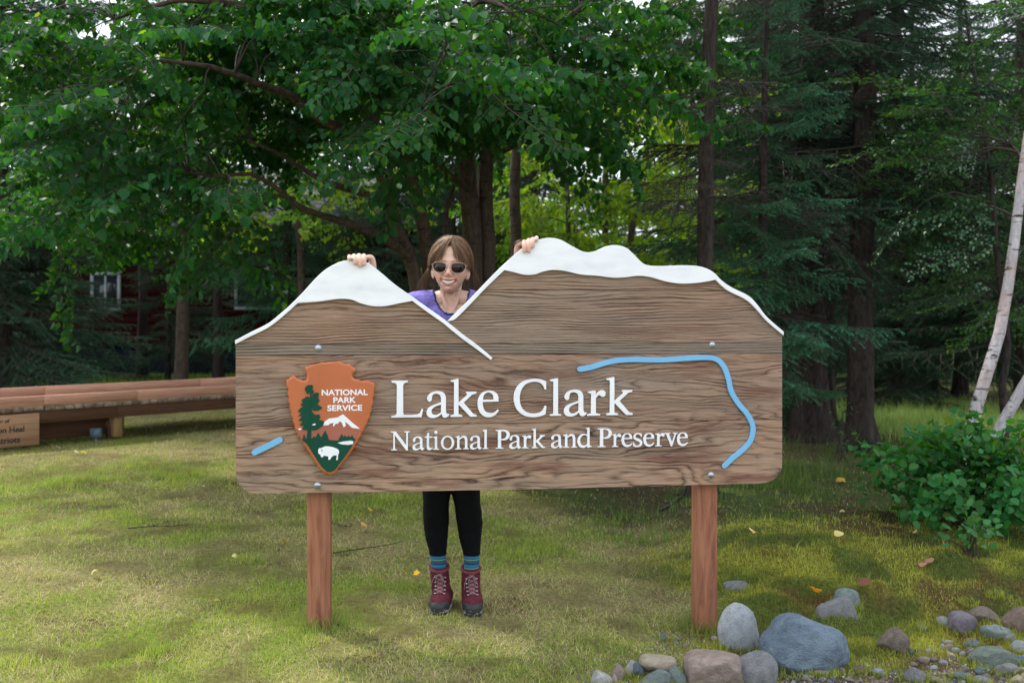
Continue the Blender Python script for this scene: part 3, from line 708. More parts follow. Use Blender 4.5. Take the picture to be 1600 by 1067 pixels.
# ------------------------------------------------------------------ cabin behind the trees
cz = gz(-8, 22)
cabin = empty('cabin', (-6.6, 22, cz), 'dark red wooden cabin half hidden behind the spruces', 'cabin')
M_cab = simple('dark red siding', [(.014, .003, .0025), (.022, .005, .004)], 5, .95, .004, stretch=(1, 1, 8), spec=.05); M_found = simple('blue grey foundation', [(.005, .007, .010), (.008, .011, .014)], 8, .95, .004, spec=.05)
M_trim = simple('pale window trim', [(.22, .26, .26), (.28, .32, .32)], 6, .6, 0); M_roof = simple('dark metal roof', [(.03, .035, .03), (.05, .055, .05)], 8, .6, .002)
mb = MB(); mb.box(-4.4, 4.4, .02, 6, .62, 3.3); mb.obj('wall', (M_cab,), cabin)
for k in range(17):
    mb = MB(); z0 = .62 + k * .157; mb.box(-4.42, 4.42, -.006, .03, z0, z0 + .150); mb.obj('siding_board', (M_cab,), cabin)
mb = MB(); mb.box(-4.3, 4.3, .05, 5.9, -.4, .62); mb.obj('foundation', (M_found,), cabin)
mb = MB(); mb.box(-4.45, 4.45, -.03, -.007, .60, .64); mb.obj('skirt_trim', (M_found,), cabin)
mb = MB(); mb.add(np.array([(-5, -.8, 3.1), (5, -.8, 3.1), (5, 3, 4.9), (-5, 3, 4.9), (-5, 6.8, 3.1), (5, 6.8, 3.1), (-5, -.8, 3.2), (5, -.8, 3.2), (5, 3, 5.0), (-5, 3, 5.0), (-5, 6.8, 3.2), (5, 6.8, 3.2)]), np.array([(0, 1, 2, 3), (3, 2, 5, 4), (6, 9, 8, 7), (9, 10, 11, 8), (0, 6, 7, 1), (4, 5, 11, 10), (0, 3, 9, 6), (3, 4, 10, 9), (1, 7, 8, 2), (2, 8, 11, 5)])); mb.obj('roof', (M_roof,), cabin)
gm, gnt, gb = newmat('dark window glass'); gb.inputs['Base Color'].default_value = (.02, .025, .03, 1); gb.inputs['Roughness'].default_value = .05
for x0, x1, y0, y1 in ((141, 188, 425, 486), (366, 428, 421, 484)):
    a = pw(x0, y0, 21.95) - cabin.location; b_ = pw(x1, y1, 21.95) - cabin.location
    fr = MB(); t = .07
    for q in ((a.x, b_.x, a.z - t, a.z), (a.x, b_.x, b_.z, b_.z + t), (a.x, a.x + t, b_.z + t, a.z - t), (b_.x - t, b_.x, b_.z + t, a.z - t), ((a.x + b_.x) / 2 - .02, (a.x + b_.x) / 2 + .02, b_.z + t, a.z - t)):
        fr.box(q[0], q[1], -.05, -.008, q[2], q[3])
    wo = fr.obj('window', (M_trim,), cabin); pb = MB(); pb.box(a.x + t, b_.x - t, -.022, -.012, b_.z + t, a.z - t); pb.obj('pane', (gm,), wo)

# ------------------------------------------------------------------ foliage templates
def rotmats(xdir, ndir):
    """rows: x axis, y axis, z axis for arrays of directions"""
    x = xdir / np.linalg.norm(xdir, axis=1, keepdims=True); z = ndir - (ndir * x).sum(1, keepdims=True) * x
    z /= np.linalg.norm(z, axis=1, keepdims=True) + 1e-9; y = np.cross(z, x); return np.stack([x, y, z], 1)
LV = np.array([(0, 0, 0), (.42, 0, -.05), (1, 0, -.10), (.20, .40, .07), (.58, .33, .05), (.20, -.40, .07), (.58, -.33, .05)])
LF = np.array([(0, 3, 1), (3, 4, 1), (4, 2, 1), (0, 1, 5), (5, 1, 6), (6, 1, 2)])
LV2 = np.array([(0, 0, 0), (.35, .4, .05), (1, 0, -.08), (.35, -.4, .05)]); LF2 = np.array([(0, 1, 2), (0, 2, 3)][::-1])
def stamp(TV, TF, P, R, sc):
    V = np.einsum('vk,nkj->nvj', TV, R) * sc[:, None, None] + P[:, None, :]
    Fc = TF[None] + (np.arange(len(P)) * len(TV))[:, None, None]
    return V.reshape(-1, 3), Fc.reshape(-1, 3)
def spray_data(seed, nleaf_step=.029, droop=.8, flat=.25, length=1.0):
    """a leafy branch along +X of unit length: leaves' positions and frames plus twigs"""
    r = np.random.default_rng(seed); twigs = []; P, Xd, Nd = [], [], []
    def axis(t): return np.array([t * length, .05 * math.sin(t * 4 + seed), -.16 * t * t * length])
    main = [axis(t) for t in np.linspace(0, 1, 9)]; twigs.append((main, .006, .0015))
    subs = []
    t = .12; s = 1
    while t < 1:
        p = axis(t); L = (.34 * (1 - t) + .10) * r.uniform(.6, 1.25) ; an = s * r.uniform(.7, 1.15)
        d = np.array([math.cos(an), math.sin(an), r.uniform(-.25, .2)])
        pts = [p + d * L * q + np.array([0, 0, -.25 * droop * L * q * q]) for q in (0, .35, .7, 1)]
        subs.append(pts); twigs.append((pts, .003, .001)); t += r.uniform(.045, .08); s = -s
    subs.append(main[5:])
    for pts in subs:
        pts = np.array(pts); seglen = np.linalg.norm(np.diff(pts, axis=0), axis=1).sum(); n = max(3, int(seglen / nleaf_step))
        for k in range(n):
            q = (k + .8) / n * (len(pts) - 1); i = min(int(q), len(pts) - 2); p = pts[i] + (pts[i + 1] - pts[i]) * (q - i)
            d = pts[i + 1] - pts[i]; d /= np.linalg.norm(d) + 1e-9; side = np.cross(d, (0, 0, 1)); side *= (1 if k % 2 else -1)
            xd = side * r.uniform(.3, 1) + d * r.uniform(.1, .8) + np.array([0, 0, -droop * r.uniform(.2, 1.3)]) + r.normal(0, .22, 3)
            nd = np.array([0, 0, 1.0]) * (flat + .5) + r.normal(0, .55 - flat * .6, 3) + side * .3
            pet = xd / np.linalg.norm(xd) * .012
            P.append(p + pet); Xd.append(xd); Nd.append(nd)
    P = np.array(P); R = rotmats(np.array(Xd), np.array(Nd)); sc = r.uniform(.7, 1.15, len(P))
    return P, R, sc, twigs
def leaf_cols(n, c0, c1, rng_, young=.012):
    t = rng_.uniform(0, 1, n); C = np.array(c0) * (1 - t[:, None]) + np.array(c1) * t[:, None]; C *= rng_.uniform(.75, 1.2, (n, 1))
    k = rng_.uniform(0, 1, n) < young; C[k] = np.array((.12, .24, .05)) * rng_.uniform(.7, 1.1, (k.sum(), 1)); return C
M_leaf = leafmat('broad leaf', .42, .42)
M_leafgl = leafmat('glossy small leaf', .30, .32, spec=1.0)
M_needle = leafmat('spruce needle', .12, .65, 1.0, (1.1, 1.2, .6), .15)
M_twig = simple('twig bark', [(.025, .018, .013), (.05, .036, .028)], 30, .8, 0)
def bark(name, c0, c1, spots=None, sc=(6, 6, 1.5), bd=.012, scale=6):
    m, nt, b = newmat(name); L = nt.links; vec = objcoord(nt, sc, rnd=True); f = noise(nt, vec, scale, 8, .7, .6)
    c = ramp(nt, f, [(.3, c0), (.7, c1)])
    if spots:
        v2 = objcoord(nt, (3, 3, 14), rnd=True); s = noise(nt, v2, 2.4, 4, .6)
        c = mixc(nt, ramp(nt, s, [(.57, (0, 0, 0)), (.63, (1, 1, 1))]), c, spots)
        v3 = objcoord(nt, (3, 3, 2), rnd=True); s3 = noise(nt, v3, 1.5, 3, .5); c = mixc(nt, ramp(nt, s3, [(.5, (0, 0, 0)), (.75, (.6, .6, .6))]), c, (.42, .25, .2) if sum(c1) > 1 else (.10, .07, .055))
    L.new(c, b.inputs['Base Color']); b.inputs['Roughness'].default_value = .9; b.inputs['Specular IOR Level'].default_value = .15
    bump(nt, b, f, bd); return m
M_bk_birch = bark('grey birch bark', (.025, .019, .015), (.125, .09, .068), (.035, .028, .024))
M_bk_white = bark('white birch bark', (.26, .24, .25), (.56, .53, .54), (.04, .032, .03), bd=.006)
M_bk_spruce = bark('scaly spruce bark', (.014, .011, .010), (.075, .058, .05), None, (9, 9, 3), .04, 3)
M_bk_warm = bark('sunlit brown bark', (.04, .03, .024), (.16, .12, .095), None, (9, 9, 3), .02, 3)  # paler than the other spruce bark: sunlight on the trunk put into the colour

def spray_mesh(seed, leaf, c0, c1, simple_=False, lmat=None, **kw):
    P, R, sc, tw = spray_data(seed, **kw); r = np.random.default_rng(seed + 500)
    TV, TF = (LV2, LF2) if simple_ else (LV, LF)
    V, Fc = stamp(TV, TF, P, R, sc * leaf); C = np.repeat(leaf_cols(len(P), c0, c1, r), len(TV), 0)
    mb = MB(); mb.add(V, Fc, C); nl = len(Fc)
    for pts, r0, r1 in tw: mb.tube(pts, list(np.linspace(r0, r1, len(pts))), 3, False, (.05, .035, .025))
    me = mb.mesh('leafy_branch', (lmat or M_leaf, M_twig), False, True)
    mi = np.zeros(len(me.polygons), np.int32); mi[nl:] = 1; me.polygons.foreach_set('material_index', mi); return me
def needle_branch(seed, dens=430, nlen=.018, nw=.0042, c0=(.018, .070, .040), c1=(.040, .115, .055), sub=True, droop=.5, bare=0):
    r = np.random.default_rng(seed); twigs = []
    def axis(t): return np.array([t, .03 * math.sin(t * 5 + seed), -.28 * droop * t + .10 * t * t])
    main = [axis(t) for t in np.linspace(0, 1, 8)]; twigs.append((main, 1.0)); t = .10; s = 1
    while t < .98:
        p = axis(t); L = (.42 * (1 - t) ** .8 + .07) * r.uniform(.55, 1.2); an = s * r.uniform(.75, 1.05)
        d = np.array([math.cos(an), math.sin(an), -.35 * droop + r.uniform(-.2, .15)])
        pts = [p + d * L * q + np.array([0, 0, -.35 * droop * L * q * q]) for q in (0, .33, .66, 1)]; twigs.append((pts, .5))
        if sub and L > .14:
            for q in (.3, .5, .7):
                s2 = 1 if r.random() < .5 else -1; p2 = p + d * L * q; a2 = an + s2 * .8; l2 = L * .38 * r.uniform(.6, 1.2); d2 = np.array([math.cos(a2), math.sin(a2), -.3 * droop + r.uniform(-.3, .1)])
                twigs.append(([p2, p2 + d2 * l2 * .5, p2 + d2 * l2 + np.array([0, 0, -.1 * l2])], .35))
        t += r.uniform(.03, .055); s = -s
    mb = MB(); NV, NC = [], []
    for pts, rr in twigs:
        mb.tube(pts, list(np.linspace(.008 * rr + .001, .0015, len(pts))), 3, False, (.05, .04, .03))
        pts = np.array(pts); sl = np.linalg.norm(np.diff(pts, axis=0), axis=1).sum(); n = int(sl * dens)
        if bare: n = int(n * (r.random() > bare))
        if n < 2: continue
        q = r.uniform(.0, 1, n) * (len(pts) - 1) * .999; i = q.astype(int); f = (q - i)[:, None]
        p = pts[i] * (1 - f) + pts[i + 1] * f; d = pts[i + 1] - pts[i]; d /= np.linalg.norm(d, axis=1, keepdims=True)
        rad = r.normal(0, 1, (n, 3)); rad -= (rad * d).sum(1, keepdims=True) * d; rad /= np.linalg.norm(rad, axis=1, keepdims=True)
        nd = d * .75 + rad; nd /= np.linalg.norm(nd, axis=1, keepdims=True); L = nlen * r.uniform(.7, 1.2, n)[:, None]
        sd = np.cross(nd, d); sd /= np.linalg.norm(sd, axis=1, keepdims=True) + 1e-9
        NV.append(np.stack([p - sd * nw / 2, p + sd * nw / 2, p + nd * L], 1)); tt = r.uniform(0, 1, n)[:, None]; tipf = np.clip((q / (len(pts) - 1) - .6) * 2, 0, 1)[:, None]
        cc = (np.array(c0) * (1 - tt) + np.array(c1) * tt) * (1 + .8 * tipf); NC.append(np.repeat(cc, 3, 0))
    nt0 = sum(len(f) for f in mb.F)
    if NV:
        NV = np.concatenate(NV).reshape(-1, 3); mb.add(NV, np.arange(len(NV)).reshape(-1, 3), np.concatenate(NC))
    me = mb.mesh('branch', (M_needle, M_twig), False, True); mi = np.zeros(len(me.polygons), np.int32); mi[:nt0] = 1; me.polygons.foreach_set('material_index', mi); return me

SPR = [spray_mesh(s, .071, (.009, .072, .024), (.028, .112, .026)) for s in (1, 2, 3, 4, 5)]
SPR_Y = [spray_mesh(s, .075, (.13, .29, .03), (.22, .38, .04), True) for s in (11, 12, 13)]  # brightened yellow green leaves, the backlight glow is painted into their colour
SPR_S = [spray_mesh(s, .050, (.025, .105, .045), (.05, .155, .055), lmat=M_leafgl, droop=.2, flat=.75, nleaf_step=.026) for s in (21, 22, 23)]
NB = [needle_branch(s) for s in (31, 32, 33, 34)]
NB_L = [needle_branch(s, c0=(.030, .125, .065), c1=(.055, .19, .085), dens=480) for s in (41, 42, 43)]
NB_D = [needle_branch(s, dens=300, bare=.35, c0=(.018, .055, .03), c1=(.035, .085, .045)) for s in (51, 52)]
DEAD = [needle_branch(s, dens=0) for s in (61, 62)]

def frame(xd, roll=0.0, up=Vector((0, 0, 1))):
    x = Vector(xd).normalized(); z = (up - x * up.dot(x)); z = z.normalized() if z.length > 1e-3 else Vector((0, 1, 0)); y = z.cross(x)
    return Matrix((x, y, z)).transposed() @ Matrix.Rotation(roll, 3, 'X')
def place(me, parent, name, p, R3, s, origin):
    o = bpy.data.objects.new(name, me); COL.objects.link(o); o.parent = parent
    o.matrix_local = Matrix.LocRotScale(Vector(p) - origin, R3.to_quaternion(), Vector((s, s, s))); return o

class Skel:
    def __init__(s): s.n = []; s.br = []
    def limb(s, pts, r0, r1):
        pts = [Vector(p) for p in pts]; out = []
        for i in range(len(pts) - 1):           # smooth densify
            p0 = pts[max(i - 1, 0)]; p1 = pts[i]; p2 = pts[i + 1]; p3 = pts[min(i + 2, len(pts) - 1)]
            k_ = max(2, int((p2 - p1).length / .18))
            for k in range(k_):
                t = k / k_; out.append(.5 * ((2 * p1) + (p2 - p0) * t + (2 * p0 - 5 * p1 + 4 * p2 - p3) * t * t + (3 * p1 - p0 - 3 * p2 + p3) * t ** 3))
        out.append(pts[-1]); m = len(out); rr = [r0 + (r1 - r0) * i / (m - 1) for i in range(m)]
        out = [p + Vector((RND.gauss(0, .06), RND.gauss(0, .06), RND.gauss(0, .03))) * r * .8 if 0 < i < m - 1 else p for i, (p, r) in enumerate(zip(out, rr))]
        s.br.append((out, rr))
        for p, r in zip(out, rr): s.n.append((p, r))
    def grow(s, tgt):
        best = min(s.n, key=lambda q: (q[0] - tgt).length * 1.0 + max(0, q[0].z - tgt.z) * .5 + (0 if q[1] > .008 else .3))
        p, r = best; L = (tgt - p).length
        if L < .12: return (tgt - p).normalized() if L > 1e-4 else Vector((1, 0, 0))
        mid = p.lerp(tgt, .5) + Vector((RND.gauss(0, .06), RND.gauss(0, .06), .10 + RND.uniform(0, .08))) * L
        r1 = max(.004, min(r * .55, .006 + .007 * L)); s.limb([p, mid, tgt], r1, .004); return (tgt - mid).normalized()

def finish_tree(t, sk, mains, mat_, origin, seg=10):
    for i, (pts, rr) in enumerate(sk.br[:mains]):
        V, Fc = tube_np([p - origin for p in pts], rr, seg); o = link('trunk' if i == 0 or rr[0] > .05 else 'limb', mesh_np('trunk', V, Fc, (mat_,), True), t)
    rest = sorted(sk.br[mains:], key=lambda q: -q[1][0])
    for pts, rr in rest[:260]:
        mb = MB(); mb.tube([p - origin for p in pts], rr, 5); mb.obj('limb', (M_twig,), t, smooth=True)
    if len(rest) > 260:
        mb = MB()
        for pts, rr in rest[260:]: mb.tube([p - origin for p in pts], rr, 4)
        mb.obj('small_limbs', (M_twig,), t, smooth=True)['kind'] = 'stuff'

# ---- central multi-stemmed birch
bo_ = Vector((-.33, 8.5, gz(-.33, 8.5)))
birch = empty('birch_tree', bo_, 'large many stemmed leafy birch directly behind the person, its crown overhanging the sign', 'tree')
sk = Skel()
P_ = lambda a: [pw(*q) for q in a]
sk.limb([bo_ + Vector((0, 0, -.1))] + P_([(738, 430, 8.5), (734, 320, 8.5), (722, 200, 8.4), (705, 100, 8.3), (697, 0, 8.2), (690, -300, 8.2), (700, -700, 8.3)]), .105, .035)
sk.limb([bo_ + Vector((.1, .05, -.1))] + P_([(762, 430, 8.6), (758, 300, 8.6), (762, 200, 8.6), (752, 80, 8.8), (748, -60, 8.8), (760, -500, 8.9)]), .09, .03)
sk.limb([bo_ + Vector((-.15, -.1, 0))] + P_([(672, 440, 8.3), (668, 390, 8.2), (652, 310, 8.0), (634, 245, 7.8), (612, 190, 7.6), (600, 60, 7.5), (590, -200, 7.4)]), .085, .02)
sk.limb([bo_ + Vector((-.25, -.1, 0))] + P_([(648, 430, 8.2), (632, 385, 8.1), (607, 315, 8.0), (590, 250, 7.8), (578, 170, 7.7), (540, 40, 7.6), (500, -200, 7.6)]), .08, .02)
sk.limb(P_([(630, 243, 7.8), (590, 228, 7.5), (545, 205, 7.2), (500, 185, 7.0), (455, 150, 6.8), (400, 130, 6.6), (330, 105, 6.4), (250, 95, 6.3)]), .05, .012)
sk.limb(P_([(606, 318, 8.0), (560, 300, 7.8), (510, 285, 7.6), (470, 262, 7.5), (425, 235, 7.3), (370, 215, 7.2)]), .035, .008)
sk.limb(P_([(648, 415, 8.2), (620, 385, 8.0), (580, 362, 7.8), (520, 342, 7.6), (470, 325, 7.4), (440, 300, 7.3), (392, 272, 7.2), (330, 276, 7.1), (270, 262, 7.1)]), .04, .007)
sk.limb(P_([(700, 400, 8.4), (697, 330, 8.5), (712, 280, 8.5), (715, 230, 8.4)]), .03, .012)
sk.limb(P_([(752, 150, 8.5), (800, 90, 8.2), (870, 40, 7.8), (940, -10, 7.5), (1000, -60, 7.3)]), .045, .012)
sk.limb(P_([(758, 250, 8.6), (830, 215, 8.3), (900, 190, 8.0), (960, 170, 7.8)]), .03, .008)
sk.limb(P_([(735, 300, 8.5), (700, 270, 7.9), (660, 230, 7.2), (640, 190, 6.6)]), .03, .008)
sk.limb(P_([(592, 60, 7.5), (480, 20, 7.0), (380, 10, 6.6), (280, 0, 6.4), (180, 30, 6.3)]), .045, .01)
sk.limb(P_([(700, 60, 8.2), (720, 20, 7.4), (760, 0, 6.6), (800, 20, 6.1)]), .04, .01)
mains = len(sk.br); tg = []
def band(n, fn):
    for _ in range(n):
        tg.append(pw(*fn()))
U_ = RND.uniform
band(100, lambda: (U_(40, 400), U_(-30, 300), U_(6.2, 8.2)))
def b_far():
    y_ = U_(-30, 210); return (U_(370, 650), y_, U_(6.2, 8.0) if y_ < 80 else U_(7.7, 9.4))
band(84, b_far)
band(100, lambda: (U_(560, 930), U_(-30, 185), U_(6.2, 8.6)))
band(36, lambda: (U_(850, 1060), U_(-30, 190), U_(7.5, 8.8)))
band(34, lambda: (U_(40, 380), U_(240, 360), U_(7.0, 9.0)))
band(22, lambda: (U_(580, 780), U_(60, 205), U_(5.5, 6.6)))
band(85, lambda: (U_(-50, 1000), U_(-900, -60), U_(5.8, 10)))
nl = 0
for i, t_ in enumerate(tg):
    d = sk.grow(t_); d = Vector((d.x, d.y - .25, d.z * .5 - .12)) + Vector((RND.gauss(0, .35), RND.gauss(0, .35), RND.gauss(0, .12)))
    R3 = frame(d, RND.gauss(0, .3)); s = U_(.65, 1.0)
    near = (t_.y < 6.35 and 1.28 + .32 * t_.y > t_.z > 1.28 + .1 * t_.y and nl < 5 and -2.6 < t_.x < .8)
    k = i % 5
    if near:   # the nearest sprays: every leaf its own object
        Pq, Rq, sq, tw = spray_data(k + 1); nl += 1; mb = MB()
        for pts, r0, r1 in tw: mb.tube([R3 @ (Vector(p) * s) + (t_ - bo_) for p in pts], list(np.linspace(r0, r1, len(pts))), 3, False)
        mb.obj('twig', (M_twig,), birch)
        if nl == 1:
            LM = []
            for q in range(4):
                cc = leaf_cols(1, (.009, .072, .024), (.028, .112, .026), np.random.default_rng(q), 0); LM.append(mesh_np('leaf', LV * .071, LF, (M_leaf,), False, np.repeat(cc, 7, 0)))
        for j in range(0, len(Pq), 2):
            Rm = Matrix(Rq[j].tolist()).transposed(); place(LM[j % 4], birch, 'leaf', R3 @ (Vector(Pq[j]) * s) + t_, R3 @ Rm, sq[j] * s * 1.15, bo_)
    else: place(SPR[k], birch, 'leafy_branch', t_, R3, s, bo_)
finish_tree(birch, sk, mains, M_bk_birch, bo_)

def decid(label, base, stems, targets, sprays, mat_=M_bk_birch, sc=(.7, 1.05), name='birch_tree', group=None, r0=.08, cat='tree', dz=-.1, up=.1):
    o_ = Vector((base[0], base[1], gz(*base))); t = empty(name, o_, label, cat, group); sk = Skel()
    for pts, a, b_ in stems: sk.limb(pts, a, b_)
    mains = len(sk.br)
    for i, q in enumerate(targets):
        d = sk.grow(q); d = Vector((d.x, d.y, d.z * .5 + dz)) + Vector((RND.gauss(0, .35), RND.gauss(0, .35), RND.gauss(0, up)))
        place(sprays[i % len(sprays)], t, 'leafy_branch', q, frame(d, RND.gauss(0, .3)), U_(*sc), o_)
    finish_tree(t, sk, mains, mat_, o_, 9); return t
def bt(px, Y): X = (px - 800) / F * Y; return (X, Y)
def b0(px, Y): X, Y_ = bt(px, Y); return Vector((X, Y_, gz(X, Y_) - .1))
tp = lambda n, x0, x1, y0, y1, a, b_: [pw(U_(x0, x1), U_(y0, y1), U_(a, b_)) for _ in range(n)]
decid('pale single trunk birch standing just right of the many stemmed birch', bt(805, 10.5), [([b0(805, 10.5)] + P_([(806, 400, 10.5), (804, 300, 10.5), (808, 200, 10.5), (812, 50, 10.6), (805, -300, 10.6)]), .075, .03)], tp(46, 700, 960, -200, 260, 9.8, 11.6), SPR, r0=.08)
decid('yellow green backlit birch with thin stems behind the right peak', bt(950, 13), [([b0(945, 13)] + P_([(945, 400, 13), (950, 220, 13), (974, 100, 13), (970, -100, 13)]), .06, .02), ([b0(975, 13.2)] + P_([(985, 380, 13.2), (1010, 250, 13.3), (1020, 100, 13.4), (1030, -200, 13.4)]), .06, .02), ([b0(880, 13)] + P_([(888, 350, 12.8), (882, 250, 12.8), (890, 100, 12.8)]), .05, .02)],
      tp(150, 830, 1100, 60, 430, 12.2, 15.5), SPR_Y, sc=(.9, 1.4))
decid('backlit yellow green birch deep in the forest behind the left peak', bt(470, 15), [([b0(470, 15)] + P_([(470, 400, 15), (455, 250, 15), (480, 50, 15), (470, -200, 15)]), .07, .02)], tp(90, 330, 640, 30, 330, 13.5, 17), SPR_Y, sc=(.9, 1.4))
# ---- right white birch pair, leaning
decid('white barked birch with two leaning trunks rising from behind the shrub', bt(1522, 7.2), [
    ([b0(1518, 7.2)] + P_([(1517, 676, 7.2), (1540, 590, 7.2), (1562, 520, 7.25), (1574, 450, 7.3), (1584, 380, 7.3), (1594, 300, 7.35), (1606, 210, 7.4), (1628, 100, 7.5), (1660, -200, 7.6)]), .047, .022),
    ([b0(1548, 7.2)] + P_([(1552, 700, 7.2), (1572, 650, 7.15), (1610, 585, 7.1), (1660, 500, 7.0), (1700, 400, 7.0), (1730, 250, 7.0)]), .046, .03)],
    tp(70, 1450, 1640, 100, 330, 7.6, 9.4) + tp(30, 1460, 1650, 330, 470, 7.8, 9.2) + tp(46, 1500, 1900, -700, 80, 6.8, 9.5), SPR_S, mat_=M_bk_white, sc=(.5, .85), dz=.0)
decid('thin dark stemmed birch leaning beside the white trunks', bt(1572, 7.9), [([b0(1572, 7.9)] + P_([(1570, 660, 7.9), (1566, 600, 7.9), (1575, 540, 7.9), (1560, 420, 8), (1545, 250, 8.2), (1520, 100, 8.4), (1500, -50, 8.5)]), .032, .01)], tp(40, 1440, 1600, 140, 500, 8.0, 10), SPR_S, mat_=M_bk_spruce, sc=(.5, .8), dz=0)

# ---- spruces
def spruce(label, base, height, r, lean=(0, 0), h0=1.0, h1=None, n=90, Lm=1.6, nbs=NB, mat_=M_bk_spruce, dead=0, dead_h=(1, 3), bare_side=None, name='spruce_tree', group=None, az=None, lo=-.15, kink=.02, s0=.55, flare=1.5):
    o_ = Vector((base[0], base[1], gz(*base))); t = empty(name, o_, label, 'tree', group); h1 = h1 or height
    def ax(z): return Vector((lean[0] * z + kink * math.sin(z * 1.3 + base[0]), lean[1] * z, z))
    zs = np.concatenate([[-.2, 0, .12, .3], np.arange(.6, height, .35), [height]]); mb = MB()
    rad = [max(.01, r * (1 - .85 * max(0, z) / height)) * (1 + (flare - 1) * math.exp(-max(z, 0) / .16)) for z in zs]
    V, Fc = tube_np([ax(z) for z in zs], rad, 16)
    nn = len(zs) * 16; an = np.arange(nn) % 16; dr = 1 + .08 * np.sin(an * 2.1 + base[0]) + .06 * NR.normal(0, 1, nn); c = np.repeat(np.array([tuple(ax(z)) for z in zs]), 16, 0); V[:nn] = c + (V[:nn] - c) * dr[:, None]
    link('trunk', mesh_np('trunk', V, Fc, (mat_,), True), t)
    for i in range(n):
        z = h0 + (h1 - h0) * ((i + U_(0, 1)) / n); a = U_(0, 2 * math.pi) if az is None else math.radians(U_(*az))
        L = max(.25, Lm * (s0 + (1 - s0) * 1.0) * (1 - z / height) ** .75) * U_(.6, 1.1)
        p = ax(z) + o_; d = Vector((math.cos(a), math.sin(a), lo + .35 * (z / height)))
        tipp = p + d * L
        if tipp.y < 4.9 and -2 < tipp.x < 2.2 and tipp.z < 3.5: continue
        place(nbs[i % len(nbs)], t, 'branch', p + Vector((math.cos(a), math.sin(a), 0)) * r * .3, frame(d, RND.gauss(0, .2)), L, o_)
    for i in range(dead):
        z = U_(*dead_h); a = U_(0, 2 * math.pi); p = ax(z) + o_; d = Vector((math.cos(a), math.sin(a), U_(-.5, .2)))
        place(DEAD[i % 2], t, 'dead_branch', p, frame(d, RND.gauss(0, .6)), U_(.35, .8), o_)
    return t
spruce('slender bare spruce trunk rising behind the right half of the sign', bt(1093, 6.9), 9, .062, (.03, .01), h0=3.7, n=50, Lm=1.0, nbs=NB_L + NB_D, dead=34, dead_h=(1.9, 4.2), flare=1.9)
spruce('thick dark spruce nearest the right end of the sign', bt(1268, 9.7), 13, .16, (-.006, 0), h0=1.9, n=190, Lm=2.3, nbs=NB_D + NB, dead=40, dead_h=(1.0, 4.5), flare=1.8)
spruce('dark spruce with rough reddish trunk, second from the right end of the sign', bt(1346, 9.0), 13, .115, (.004, 0), h0=2.1, n=190, Lm=2.0, nbs=NB + NB_D, dead=26, dead_h=(1.2, 4.2))
spruce('young bluish green spruce beside the right end of the sign', bt(1196, 7.9), 5.2, .045, (0, 0), h0=.7, n=120, Lm=1.15, nbs=NB_L, dead=16, dead_h=(.6, 2.2))
spruce('young spruce growing between the two thick spruces', bt(1300, 11.2), 6, .05, h0=.6, n=90, Lm=1.2, nbs=NB, name='spruce_tree')
spruce('dense spruce sweeping to the ground at the left edge', bt(0, 13.4), 10, .13, h0=.35, n=290, Lm=2.1, nbs=NB)
spruce('straight dark spruce with a clear trunk behind the ramp', bt(97, 14.5), 12, .12, (-.006, 0), h0=1.8, n=150, Lm=2.3, nbs=NB)
spruce('leaning spruce with a sunlit trunk in front of the cabin', bt(279, 15.5), 12, .105, (.045, 0), h0=2.6, n=110, Lm=2.0, nbs=NB, mat_=M_bk_warm)
spruce('spruce left of the cabin windows', bt(222, 19.5), 10, .10, h0=3.0, n=100, Lm=1.8, nbs=NB)
spruce('small spruce left of the nearer cabin window', bt(85, 18), 6, .06, h0=.3, n=110, Lm=1.9, nbs=NB)
spruce('small spruce between the two cabin windows', bt(262, 19), 4.6, .05, h0=.4, n=90, Lm=1.3, nbs=NB)
spruce('small spruce in front of the farther cabin window', bt(335, 19.3), 4.2, .05, h0=.4, n=70, Lm=1.0, nbs=NB)
spruce('slim spruce between the leaning spruce and the sign', bt(340, 18.5), 10, .09, h0=2.4, n=110, Lm=1.8, nbs=NB)
spruce('spruce in the gap behind the left peak', bt(450, 17), 9, .09, h0=.8, n=150, Lm=1.9, nbs=NB_L)
spruce('spruce directly behind the person and the birch stems', bt(610, 14), 9, .10, h0=.5, n=170, Lm=1.9, nbs=NB)
spruce('spruce behind the right shoulder of the birch', bt(835, 17), 9, .10, h0=.5, n=150, Lm=2.0, nbs=NB)
spruce('low bushy spruce at the foot of the thick dark spruce', bt(1232, 10.6), 2.6, .03, h0=.15, n=80, Lm=1.1, nbs=NB)
spruce('low spruce in the shade right of the reddish trunk', bt(1405, 12.8), 3.2, .04, h0=.2, n=90, Lm=1.3, nbs=NB)
spruce('low spruce in the undergrowth left of the white birch', bt(1460, 15), 3.6, .04, h0=.2, n=90, Lm=1.5, nbs=NB)
spruce('dark spruce behind the white birch pair', bt(1500, 13.5), 6, .10, h0=.5, n=170, Lm=2.0, nbs=NB)
spruce('spruce at the far right edge', bt(1600, 12.0), 11, .12, h0=1.0, n=160, Lm=2.0, nbs=NB)
spruce('spruce in the shade right of the two thick trunks', bt(1400, 14.0), 11, .12, h0=1.1, n=170, Lm=2.2, nbs=NB)

spruce('dense young spruce in the gap between the birch stems', bt(708, 13.2), 4.5, .05, h0=.2, n=130, Lm=1.5, nbs=NB)
spruce('young spruce in the gap left of the birch stems', bt(540, 16), 5, .05, h0=.2, n=120, Lm=1.7, nbs=NB)
spruce('dense spruce showing right of the paired birch trunks', bt(738, 17.5), 6, .07, h0=.2, n=190, Lm=1.9, nbs=NB)
